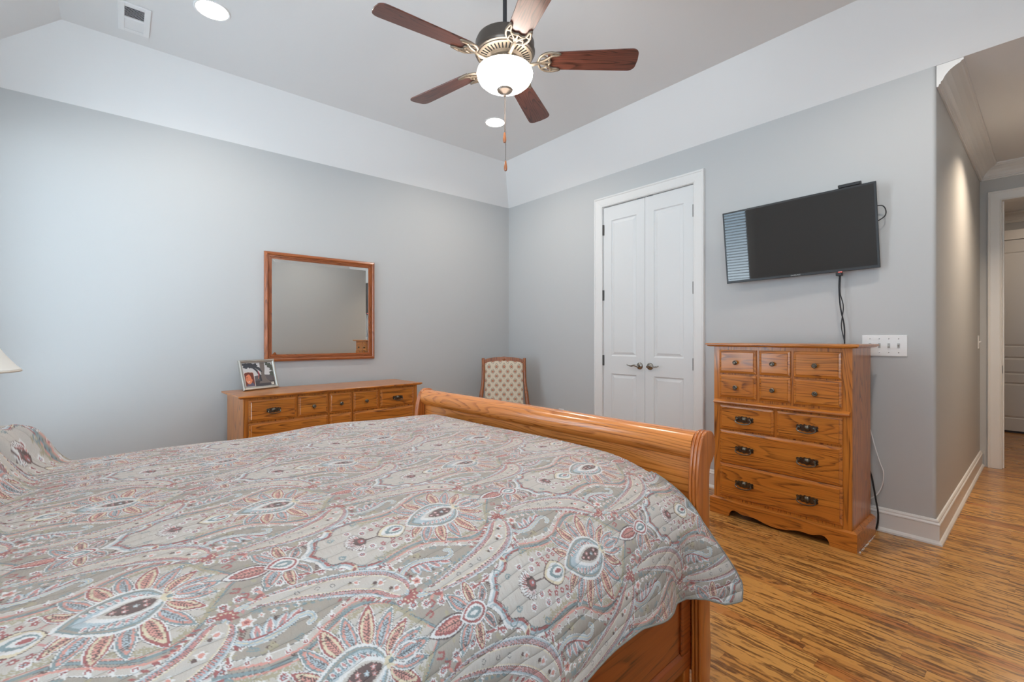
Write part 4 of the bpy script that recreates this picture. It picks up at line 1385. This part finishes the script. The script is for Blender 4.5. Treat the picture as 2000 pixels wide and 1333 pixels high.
def grid_mesh(name, V, cols, uvs, mat, parent=None, smooth=True):
    """V: (n,m,3) array. colours on points, uv on corners"""
    nn, mm = V.shape[:2]
    me = bpy.data.meshes.new(name)
    idx = np.arange(nn * mm).reshape(nn, mm)
    q = np.stack([idx[:-1, :-1], idx[1:, :-1], idx[1:, 1:], idx[:-1, 1:]], -1).reshape(-1, 4)
    me.vertices.add(nn * mm); me.vertices.foreach_set('co', V.astype(np.float32).ravel())
    me.loops.add(q.size); me.loops.foreach_set('vertex_index', q.astype(np.int32).ravel())
    me.polygons.add(len(q)); me.polygons.foreach_set('loop_start', np.arange(0, q.size, 4, dtype=np.int32))
    me.polygons.foreach_set('use_smooth', np.full(len(q), smooth))
    me.update(calc_edges=True)
    ca = me.color_attributes.new('print', 'FLOAT_COLOR', 'POINT')
    c4 = np.ones((nn * mm, 4), np.float32); c4[:, :3] = cols.reshape(-1, 3)
    ca.data.foreach_set('color', c4.ravel())
    if uvs is not None:
        uv = me.uv_layers.new(name='cloth')
        uv.data.foreach_set('uv', uvs.reshape(-1, 2)[q.ravel()].astype(np.float32).ravel())
    return new_obj(name, me, mat, parent)


# ------------------------------------------------------------------ bed. local x : 0 at footboard, negative to the head; local y : -t is the near side
BT = R(1.96)
bed = thing('sleigh_bed', 'queen size oak sleigh bed with rolled footboard', 'bed', (-2.160, -2.678, 0), BT)
YN, YF = -.852, .852       # outer faces of the end posts
# post profile in x,z
post = sp2([(-.040, .0008), (-.044, .10), (-.046, .30), (-.054, .50), (-.060, .62), (-.064, .70), (-.060, .77), (-.048, .830), (-.026, .870), (.004, .884), (.040, .876), (.058, .846), (.058, .812), (.042, .786), (.024, .768), (.017, .735), (.016, .68), (.018, .56), (.020, .40), (.022, .26), (.028, .20), (.026, .14), (.020, .08), (.020, .0008)], 4)
def post_bm(y0, y1): b = BM(); prism(b, post, 1, y0, y1); return b
for (a, c) in ((YN, YN + .0110), (YF - .0110, YF)):
    fp = obj('end_post', post_bm(a, c), M_BEDZ, bed, bevel=.0048, seg=3, smooth=True)
# reeded inner laminations : three beads following the front curve
front_c = [p for p in post[:post.index(min(post, key=lambda q: abs(q[1] - .89) + (q[0] < 0) * .0)) + 1]]
for sgn, y_o in ((1, YN + .0110), (-1, YF - .0110)):
    for k in range(2):
        b = BM()
        ya = y_o + sgn * (.0002 + k * .0112); yb = ya + sgn * .011
        k2 = .006 * 0
        prism(b, post, 1, ya, yb)
        obj('reeded_moulding', b, M_BEDZ, bed, bevel=.0050, seg=3, smooth=True)
# rolled top rail
rc = (.004, .832); rr0 = .047
prof = [(rc[0] + rr0 * 1.02 * math.cos(a), rc[1] + rr0 * math.sin(a)) for a in [2 * PI * i / 36 for i in range(36)]]
b = BM(); prism(b, prof, 1, YN + .0340, YF - .0340)
obj('rolled_rail', b, M_BEDY, bed, smooth=True, angle=50)
panelp = sp2([(-.016, .802), (-.012, .790), (-.014, .74), (-.018, .64), (-.016, .50), (-.008, .36), (.0, .24)], 5)
pp = panelp + [(x + .020, z) for x, z in reversed(panelp)]
b = BM(); prism(b, pp, 1, YN + .0340, YF - .0340)
obj('footboard_panel', b, M_BEDY, bed, smooth=True, angle=50)
b = BM(); box(b, -.012, .012, YN + .0340, YF - .0340, .10, .238)
obj('footboard_rail', b, M_BEDY, bed, bevel=.003)
# inner corner leg below the rail
for y0 in (YN + .034, YF - .072):
    b = BM(); box(b, -.086, -.048, y0, y0 + .038, .0008, .205)
    obj('leg', b, M_BEDZ, bed, bevel=.003)
# side rails with framed recessed panel
for sgn in (-1, 1):
    yo = sgn * .822
    def yb_(d): return yo - sgn * d
    L0, L1 = -2.10, -.052
    b = BM(); box(b, L0, L1, yb_(.008), yb_(.026), .205, .50)
    rl = obj('side_rail', b, M_BEDX, bed)
    b = BM()
    box(b, L0, L1, yb_(0), yb_(.030), .145, .195); box(b, L0, L1, yb_(0), yb_(.030), .505, .575)
    box(b, L1 - .055, L1, yb_(0), yb_(.0078), .1955, .5045); box(b, L0, L0 + .055, yb_(0), yb_(.0078), .1955, .5045)
    obj('rail_frame', b, M_BEDX, rl, bevel=.003)
    b = BM(); prism(b, [(yb_(.000), .1955), (yb_(.0075), .2045), (yb_(.0075), .1955)] if sgn < 0 else [(yb_(.000), .1955), (yb_(.0075), .1955), (yb_(.0075), .2045)], 0, L0 + .056, L1 - .056)
    obj('rail_bead', b, M_BEDX, rl)
# headboard
hb = [(x * 1.0, z) for x, z in post]
b = BM()
hp = sp2([(-2.190, .0008), (-2.185, .30), (-2.175, .70), (-2.185, 1.00), (-2.225, 1.10), (-2.262, 1.12), (-2.288, 1.09), (-2.285, 1.05), (-2.262, 1.03), (-2.240, .98), (-2.235, .60), (-2.240, .0008)], 5)
for (a, c) in ((YN, YN + .07), (YF - .07, YF)):
    b = BM(); prism(b, hp, 1, a, c); obj('end_post', b, M_BEDZ, bed, bevel=.002)
b = BM(); prism(b, sp2([(-2.195, .20), (-2.190, .60), (-2.195, .95), (-2.225, 1.06), (-2.262, 1.09), (-2.275, 1.07), (-2.245, 1.0), (-2.220, .60), (-2.222, .20)], 5), 1, YN + .071, YF - .071)
obj('headboard_panel', b, M_BEDY, bed, smooth=True, angle=50)
# mattress and box base
b = BM(); box(b, -2.165, -.060, -.755, .755, .29, .50)
tag(obj('box_spring', b, plain('ticking', srgb(205, 202, 196), .9)), 'box spring of the bed under the mattress', 'box spring')
bs = bpy.data.objects['box_spring']; bs.matrix_world = Matrix.LocRotScale(Vector((-2.160, -2.678, 0)), Matrix.Rotation(BT, 3, 'Z').to_quaternion(), None)
b = BM(); box(b, -2.15, -.085, -.70, .70, .503, .735)
mt = obj('mattress', b, plain('mattress_cloth', srgb(222, 220, 214), .9), bevel=.04, seg=4)
tag(mt, 'mattress hidden under the paisley quilt', 'mattress'); mt.matrix_world = bs.matrix_world.copy()
bpy.data.objects['box_spring'].name = 'box_spring'

# quilt : arc-length parameters. a = cross coordinate (0 centre, + near side)
ZT = .776
prof_pts = np.array([(0.0, .776), (.45, .776), (.56, .772), (.64, .758), (.72, .734), (.78, .708), (.83, .672), (.862, .625), (.878, .570), (.888, .50), (.895, .43), (.90, .36), (.904, .26)])
far_pts = np.array([(0.0, .776), (.55, .774), (.66, .765), (.74, .738), (.80, .68), (.84, .58), (.86, .46), (.87, .34)])
def arcparam(pts):
    tt = np.linspace(0, len(pts) - 1, 600)
    i = np.clip(tt.astype(int), 0, len(pts) - 2); f = tt - i
    P = lambda k: pts[np.clip(k, 0, len(pts) - 1)]
    a, b_, c_, d_ = P(i - 1), P(i), P(i + 1), P(i + 2)
    f = f[:, None]
    q = .5 * (2 * b_ + (-a + c_) * f + (2 * a - 5 * b_ + 4 * c_ - d_) * f ** 2 + (-a + 3 * b_ - 3 * c_ + d_) * f ** 3)
    s = np.concatenate([[0], np.cumsum(np.hypot(*(q[1:] - q[:-1]).T))])
    return s, q
sN, qN = arcparam(prof_pts); sF, qF = arcparam(far_pts)
def smooth(x): x = np.clip(x, 0, 1); return x * x * (3 - 2 * x)

HEM_NEAR_BASE = float(np.interp(.405, qN[::-1, 1], sN[::-1]))
# non-uniform rows: fine near the camera
an = np.concatenate([np.arange(-1.20, -.30, .0036), np.arange(-.30, .25, .0024), np.arange(.25, 1.0, .00165)])
an = np.concatenate([an, np.linspace(1.0, 1.0 + .30, 170)])     # last rows are rescaled to reach the hem
sg = np.arange(-2.17, .0, .0018); sg = np.concatenate([sg, np.linspace(0, 1, 90) * 1.0 + 10])   # last columns: corner flap stretch
NS = len(sg)
Sg = np.where(sg < 5, sg, 0.0)
A2, S2 = np.meshgrid(an, Sg, indexing='ij')
flap = np.where(sg >= 10, sg - 10, 0.0)[None, :] * np.ones_like(A2)
# hem arc by position along the bed
hem_x = np.array([-2.2, -1.6, -1.0, -.80, -.66, -.52, -.40, -.30, -.22, -.14, -.05, .0])
hem_z = np.array([.42, .43, .44, .452, .462, .470, .472, .452, .436, .428, .415, .395])
hz = np.interp(Sg, hem_x, hem_z)
hem_arc = np.interp(-hz, -qN[:, 1], sN)
AA = A2.copy()
last = A2 > 1.0
AA = np.where(last, 1.0 + (A2 - 1.0) / .30 * (hem_arc[None, :] - 1.0), A2)
# along-bed coordinate: in the middle the quilt stops at the footboard, beyond the edge it flares past the post
stop = -.071
AAc = float(np.interp(.862, qN[:, 0], sN))
dn = np.clip(AA - AAc, 0, None)
ext = .092 * smooth(dn / .30) ** .6 * (1 - .30 * smooth((AA - hem_arc[None, :] + .05) / .05))
Sm = np.minimum(S2, 0.0)
send = stop + ext
Xl = -2.17 + (Sm + 2.17) / 2.17 * (stop + 2.17) + 0.0
Xl = Xl + flap * ext
# height / lateral
ab = np.abs(AA)
tn = np.where(AA >= 0, np.interp(ab, sN, qN[:, 0]), -np.interp(ab, sF, qF[:, 0]))
zn = np.where(AA >= 0, np.interp(ab, sN, qN[:, 1]), np.interp(ab, sF, qF[:, 1]))
down = smooth((AA - .82) / .35)
# folds on the near drape
wave = .016 * np.sin(Xl * 9.0 + 1.0) + .010 * np.sin(Xl * 17.0 + 2.2)
valley = -.022 * np.exp(-((Xl + .19) / .055) ** 2) + .016 * np.exp(-((Xl + .34) / .08) ** 2)
flare = .048 * smooth((Xl + .16) / .20)
tn = tn + down * (wave + valley + flare + .004)
tn = np.where(AA > .5, np.maximum(tn, np.minimum(np.interp(ab, sN, qN[:, 0]), 5) * 0 + np.where((zn < .60), .866, -9)), tn)
# gentle unevenness on top and pillow at the head
zn = zn + (1 - down) * (.006 * np.sin(Xl * 5.1 + 1.3) * np.cos(AA * 4.3) + .004 * np.sin(Xl * 11 + AA * 6) - .010 * smooth((Xl + .30) / .28) * (AA < .7))
pz = smooth((-1.550 - .075 * smooth((AA + .35) / .6) - Xl + .035 * np.sin(AA * 7.0) + .02 * np.sin(AA * 17.0)) / .13)
edge = smooth((.86 - AA) / .30) * smooth((AA + .86) / .2)
zn = zn + pz * edge * (.108 + .016 * np.sin(AA * 9 + 1)) + pz * (1.3 - pz) * .062 * (np.sin(AA * 38 + Xl * 20) * .5 + np.sin(AA * 61 - Xl * 9) * .35 + np.sin(AA * 93 + Xl * 31) * .28 + np.sin(AA * 150 - Xl * 40) * .16) * edge
# quilted relief (fine puckers)
rr_ = np.abs(np.sin((AA + .12 * Xl + .006 * np.sin(Xl * 21)) * PI / .030)) ** .5
zn = zn + .0012 * rr_ * (1 - down); tn = tn + .0012 * rr_ * down
V = np.stack([Xl, -tn, zn], -1)
# print coordinates : star flower centres sit at bed coords (-.639,-.611) etc.
U = Xl + .630 + .035 * smooth((AA - .6) / .6); Vp = AA - .600 + .022 * smooth((AA - .6) / .3)
cols = sample(cv, U, Vp)
q_o = grid_mesh('paisley_quilt', V, cols, np.stack([U, Vp], -1), M_QUILT)
tag(q_o, 'grey paisley quilt with red and blue flowers covering the bed', 'quilt')
q_o.matrix_world = bs.matrix_world.copy()
# rolled hem
b = BM()
hemline = [tuple(p + np.array([0, -.001, 0])) for p in V[-1, ::6]]
tube(b, hemline, .0028, 8)
footline = [tuple(p) for p in V[::8, -1] if p[1] < -.70]
tube(b, footline, .0026, 8)
obj('rolled_hem', b, plain('hem_cloth', srgb(150, 148, 142), .9, noise=160, amt=.9), q_o, smooth=True, angle=80)
# pillows under the quilt
for yy in (-.40, .40):
    b = BM()
    lathe(b, [(0, -.10), (.10, -.095), (.20, -.06), (.24, 0), (.20, .06), (.10, .095), (0, .10)], 24)
    p = obj('pillow', b, plain('pillow_cloth', srgb(224, 222, 218), .9), smooth=True)
    p.scale = (.85, 1.35, .45)
    tag(p, 'white pillow under the quilt on the %s side of the bed' % ('near' if yy < 0 else 'far'), 'pillow')
    p.matrix_world = bs.matrix_world @ Matrix.Translation((-1.93, yy, .793)) @ Matrix.Diagonal((.85, 1.35, .40, 1))

# ------------------------------------------------------------------ picture frame on the dresser
pf = thing('photo_frame', 'silver photo frame standing on the left end of the dresser', 'picture frame', (-2.855, -.262, .7755), R(24))
lean = R(-16)
pc = Canvas(.254, .194, .0012, srgb(205, 208, 212), wrap=False)
D1, D2, D3 = srgb(60, 62, 70), srgb(116, 108, 104), srgb(84, 90, 84)
pc.poly([(0, 0), (.254, 0), (.254, .085), (.16, .095), (0, .075)], srgb(96, 92, 96))
pc.poly([(0, 0), (.254, 0), (.254, .04), (.12, .05), (0, .035)], srgb(74, 70, 74))
pc.poly([(.150, .194), (.190, .194), (.186, .14), (.176, .10), (.19, .055), (.215, .035), (.225, .025), (.12, .025), (.135, .05), (.150, .09), (.146, .13)], D2)
for t in range(7):
    pc.line([(.155, .12), (.14 - .012 * t, .15 + .006 * t), (.10 - .016 * t, .165 + .003 * t), (.06 - .014 * t, .155 + .006 * t)], .010, D1)
pc.line([(.14, .05), (.135, .09), (.115, .13), (.09, .155), (.05, .165)], .016, D1)
for (a, c, r) in ((.03, .17, .022), (.07, .18, .02), (.11, .17, .018), (.23, .165, .022), (.245, .14, .018), (.21, .18, .016), (.24, .10, .02)):
    pc.poly(circ((a, c), r, 12, .005, 5), D3 if a > .2 else D1)
pc.line([(.125, .085), (.13, .10), (.127, .12)], .006, srgb(190, 70, 80)); pc.line([(.118, .065), (.126, .08)], .005, srgb(200, 130, 110))
pc.poly([(.005, .006), (.088, .006), (.088, .112), (.078, .122), (.015, .122), (.005, .112)], srgb(226, 222, 216))
pc.poly([(.009, .009), (.084, .009), (.084, .110), (.075, .118), (.018, .118), (.009, .110)], srgb(120, 60, 48))
pc.poly([(.012, .010), (.080, .010), (.076, .028), (.056, .040), (.03, .034)], srgb(96, 92, 112))
pc.poly(sp2([(.020, .090), (.014, .062), (.022, .040), (.036, .026), (.056, .034), (.070, .062), (.070, .092), (.046, .104), (.020, .090)], 4), srgb(226, 138, 100))
pc.poly(sp2([(.014, .094), (.030, .104), (.050, .100), (.060, .080), (.064, .062), (.074, .066), (.078, .100), (.060, .117), (.028, .118), (.014, .094)], 4), srgb(112, 56, 40))
pc.line([(.026, .046), (.036, .042), (.044, .048)], .0040, srgb(244, 236, 226)); pc.line([(.022, .078), (.032, .080)], .0030, srgb(90, 50, 40)); pc.line([(.028, .072), (.022, .060)], .0025, srgb(186, 100, 72))
pc.poly([(.222, .008), (.246, .008), (.246, .030), (.222, .030)], srgb(226, 222, 212)); pc.line([(.228, .012), (.228, .026), (.240, .026)], .003, srgb(120, 116, 110))
FW, FH = .300, .238
Ml = Matrix.Rotation(lean, 4, 'X')
FPf = [(0, 0), (0, -.014), (.006, -.018), (.014, -.016), (.018, -.010), (.024, -.009), (.024, -.004), (.0, -.0)]
b = BM(); rr = []
for (x, z, sx, sz) in ((0, 0, 1, 1), (FW, 0, -1, 1), (FW, FH, -1, -1), (0, FH, 1, -1)):
    rr.append([b.verts.new((x + sx * d, y, z + sz * d)) for d, y in FPf[:-1]])
for k4 in range(4):
    A_, B_ = rr[k4], rr[(k4 + 1) % 4]
    for k in range(len(A_)):
        j = (k + 1) % len(A_)
        b.faces.new((A_[k], A_[j], B_[j], B_[k]))
fr = obj('frame', b, M_SILVER, pf); fr.matrix_local = Ml
b = BM(); box(b, .002, FW - .002, .0002, .004, .002, FH - .002)
bk = obj('backing', b, M_BLACK, pf); bk.matrix_local = Ml
b = BM(); prism(b, [(.10, 0.0), (.19, 0.0), (.175, .16), (.115, .16)], 1, 0, .004)
es = obj('easel_leg', b, M_BLACK, pf)
es.matrix_local = Matrix.Translation((0, .104, 0.004)) @ Matrix.Rotation(R(22), 4, 'X')
gu, gv = np.meshgrid(np.linspace(0, .254, 212), np.linspace(0, .194, 162), indexing='ij')
n = NT('photograph')
att = n.n('VertexColor', _layer_name='print')
M_PHOTO = n.base(att.outputs[0], .12, spec=.5)
po_ = grid_mesh('photograph', np.stack([gu + .023, gu * 0 - .005, gv + .022], -1), sample(pc, gu, gv), None, M_PHOTO, pf, False)
po_.matrix_local = Ml
po_['label'] = 'photograph of a gnarled tree with a framed portrait inset'

# ------------------------------------------------------------------ upholstered rocker in the corner
ck = Canvas(.080, .096, .001, srgb(204, 192, 172))
for ou, ov in ((0, 0), (.040, .048)):
    c0 = (.020 + ou, .024 + ov)
    for s_ in (-1, 1):
        ck.line([(c0[0] + s_ * .004, c0[1] - .024), (c0[0] + s_ * .018, c0[1] - .006), (c0[0] + s_ * .018, c0[1] + .006), (c0[0] + s_ * .004, c0[1] + .026)], .0038, srgb(104, 100, 92))
        ck.line([(c0[0] + s_ * .007, c0[1] - .024), (c0[0] + s_ * .0215, c0[1] - .006), (c0[0] + s_ * .0215, c0[1] + .006), (c0[0] + s_ * .007, c0[1] + .026)], .0016, srgb(220, 212, 196))
    ck.poly(circ(c0, .0125, 14, .001, 6), srgb(160, 96, 74)); ck.poly(circ((c0[0] + .001, c0[1] + .001), .0065, 12), srgb(200, 160, 132)); ck.poly(circ(c0, .0032, 10), srgb(150, 74, 62))
    ck.line([(c0[0], c0[1] + .010), (c0[0] + .004, c0[1] + .016)], .002, srgb(140, 110, 90))
n = NT('tapestry')
att = n.n('VertexColor', _layer_name='print')
M_TAP = n.base(att.outputs[0], .9, spec=.2)
rk = thing('rocking_chair', 'small wooden rocking chair with patterned tapestry back in the corner', 'chair', (-.56, -.60, 0), R(-38))
# local: -y faces the room; back leans to +y
hwc = .222
def bl(z): return .14 + (z - .40) * .20     # y of the back plane at height z
for s_ in (-1, 1):
    b = BM()
    pts = spline([(s_ * (hwc + .034), bl(.30) - .03, .30), (s_ * (hwc + .030), bl(.44), .44), (s_ * (hwc + .018), bl(.58), .58), (s_ * (hwc + .004), bl(.70) + .004, .70), (s_ * hwc, bl(.82), .82), (s_ * hwc, bl(.90), .90), (s_ * (hwc + .002), bl(.955) + .004, .958)], 5)
    tube(b, pts, [.021] * 12 + [.018] * 12 + [.017] * 7, 8)
    obj('back_post', b, M_DARKW, rk, smooth=True, angle=60)
    b = BM(); tube(b, spline([(s_ * .255, bl(.30) - .03, .31), (s_ * .25, .12, .20), (s_ * .245, .20, .06)], 5), .016, 8); obj('rear_leg', b, M_DARKW, rk, smooth=True, angle=60)
    b = BM(); tube(b, spline([(s_ * .24, -.22, .33), (s_ * .245, -.22, .20), (s_ * .245, -.235, .045)], 5), [.020, .018, .015, .018, .020, .016, .014, .014, .014, .016, .016], 10); obj('front_leg', b, M_DARKW, rk, smooth=True, angle=60)
    b = BM(); tube(b, spline([(s_ * .245, -.36, .060), (s_ * .245, -.20, .028), (s_ * .245, .0, .018), (s_ * .245, .20, .030), (s_ * .245, .40, .075)], 6), .0165, 8); obj('rocker', b, M_DARKW, rk, smooth=True, angle=60)
    b = BM(); tube(b, spline([(s_ * .262, bl(.47), .47), (s_ * .268, .02, .475), (s_ * .262, -.10, .455), (s_ * .25, -.15, .40), (s_ * .245, -.16, .335)], 5), .015, 8); obj('armrest', b, M_DARKW, rk, smooth=True, angle=60)
b = BM()
crest = sp2([(-hwc + .012, .905), (-.12, .922), (0, .930), (.12, .922), (hwc - .012, .905), (hwc - .012, .945), (.12, .968), (.03, .974), (0, .978), (-.03, .974), (-.12, .968), (-hwc + .012, .945), (-hwc + .012, .905)], 4)[:-1]
prism(b, crest, 1, bl(.93) - .012, bl(.93) + .012)
lathe(b, [(0, -.020), (.016, -.016), (.018, 0)], 14, (0, bl(.93), .948), 1)
obj('crest_rail', b, M_DARKW, rk, bevel=.003)
gx, gz = np.meshgrid(np.linspace(-hwc + .019, hwc - .019, 210), np.linspace(.44, .918, 240), indexing='ij')
puf = .018 * np.clip(1 - (gx / (hwc - .019)) ** 6, 0, 1) * np.clip(1 - ((gz - .68) / .24) ** 8, 0, 1)
topc = gz + .020 * (1 - (gx / .2) ** 2) * smooth((gz - .85) / .07)
Vb = np.stack([gx, bl(gz) - .006 - puf, topc], -1)
bp_ = grid_mesh('back_cushion', Vb, sample(ck, gx + .5, gz + .5), None, M_TAP, rk)
b = BM(); quad(b, (-hwc + .019, bl(.44) + .010, .44), (hwc - .019, bl(.44) + .010, .44), (hwc - .019, bl(.92) + .010, .92), (-hwc + .019, bl(.92) + .010, .92))
box(b, -hwc + .019, hwc - .019, bl(.44) - .004, bl(.44) + .012, .42, .445)
obj('back_lining', b, plain('lining', srgb(150, 136, 120), .9), bp_)
gx, gy = np.meshgrid(np.linspace(-.235, .235, 180), np.linspace(-.25, .13, 160), indexing='ij')
dom = np.clip(1 - (gx / .235) ** 4, 0, 1) ** .5 * np.clip(1 - ((gy + .06) / .19) ** 4, 0, 1) ** .5
st_ = grid_mesh('seat_cushion', np.stack([gx, gy, .365 + .065 * dom], -1), sample(ck, gx + .5, gy + .5), None, M_TAP, rk)
b = BM(); box(b, -.24, .24, -.255, .135, .315, .3645); obj('seat_frame', b, M_DARKW, rk, bevel=.005)

# ------------------------------------------------------------------ nightstand and table lamp at the far side of the bed
ns = thing('nightstand', 'oak nightstand on the far side of the bed under the lamp', 'nightstand', (-4.15, -1.28, 0), R(90))
b = BM(); box(b, -.25, .25, -.20, .20, .0008, .60); obj('carcase', b, M_OAKZ, ns, bevel=.003)
b = BM(); slab_top(b, -.28, .28, -.23, .21, .601, .622); obj('top', b, M_OAKX, ns)
for z0, z1 in ((.08, .32), (.34, .58)):
    b = BM(); drawer_front(b, -.22, .22, z0, z1, -.2003); dr = obj('drawer', b, M_OAKX, ns)
    b = BM(); bail_pull(b, 0, (z0 + z1) / 2, -.2167, .95); obj('bail_pull', b, M_HW, dr, smooth=True)
lp = thing('table_lamp', 'table lamp with white bell shade at the left edge', 'lamp', (-4.118, -1.275, .623))
b = BM(); lathe(b, [(0, 0), (.075, 0), (.078, .012), (.05, .022), (.028, .05), (.045, .11), (.06, .18), (.045, .25), (.02, .31), (.014, .36), (.008, .40), (.008, .52), (0, .52)], 28); obj('base', b, M_PEWTER, lp, smooth=True)
SHZ = 1.033 - .623
sh = sp2([(.222, SHZ + .012), (.205, SHZ + .030), (.168, SHZ + .085), (.135, SHZ + .15), (.112, SHZ + .215), (.100, SHZ + .27)], 5)
b = BM(); pr2 = [(.222, SHZ)] + sh + [(r - .003, z) for r, z in reversed(sh)] + [(.219, SHZ)]
seg = 40
rg = []
for r_i, z_i in pr2:
    rg.append([b.verts.new((r_i * math.cos(2 * PI * k / seg), r_i * math.sin(2 * PI * k / seg), z_i)) for k in range(seg)])
for i in range(len(rg)):
    A_, B_ = rg[i], rg[(i + 1) % len(rg)]
    for k in range(seg):
        j = (k + 1) % seg
        b.faces.new((A_[k], A_[j], B_[j], B_[k]))
obj('lamp_shade', b, M_SHADE, lp, smooth=True, angle=40)
for zz, r_i in ((SHZ + .004, .2225), (SHZ + .27, .1005)):
    b = BM()
    tube(b, [(r_i * math.cos(2 * PI * k / 40), r_i * math.sin(2 * PI * k / 40), zz) for k in range(40)], .0035, 6, closed=True)
    obj('shade_piping', b, plain('piping', srgb(206, 196, 184), .8), lp, smooth=True)

# white lint along the floor at the right foot of the chest
rl_ = random.Random(11)
b = BM()
for k in range(90):
    t = rl_.random()
    x, y = -.490 + t * .36, -3.5565 - rl_.random() * .007 * (1 - .4 * t)
    r_i = rl_.uniform(.0015, .0045)
    a0 = rl_.uniform(0, 2 * PI)
    prism(b, [(x + r_i * rl_.uniform(.5, 1) * math.cos(a0 + q), y + r_i * .7 * rl_.uniform(.5, 1) * math.sin(a0 + q)) for q in (0, 1.2, 2.4, 3.8, 5.0)], 2, .0005, .0015 + rl_.random() * .003)
o = obj('lint', b, M_WHITEP)
tag(o, 'line of white lint on the floor along the right foot of the chest', 'lint')
o['kind'] = 'stuff'
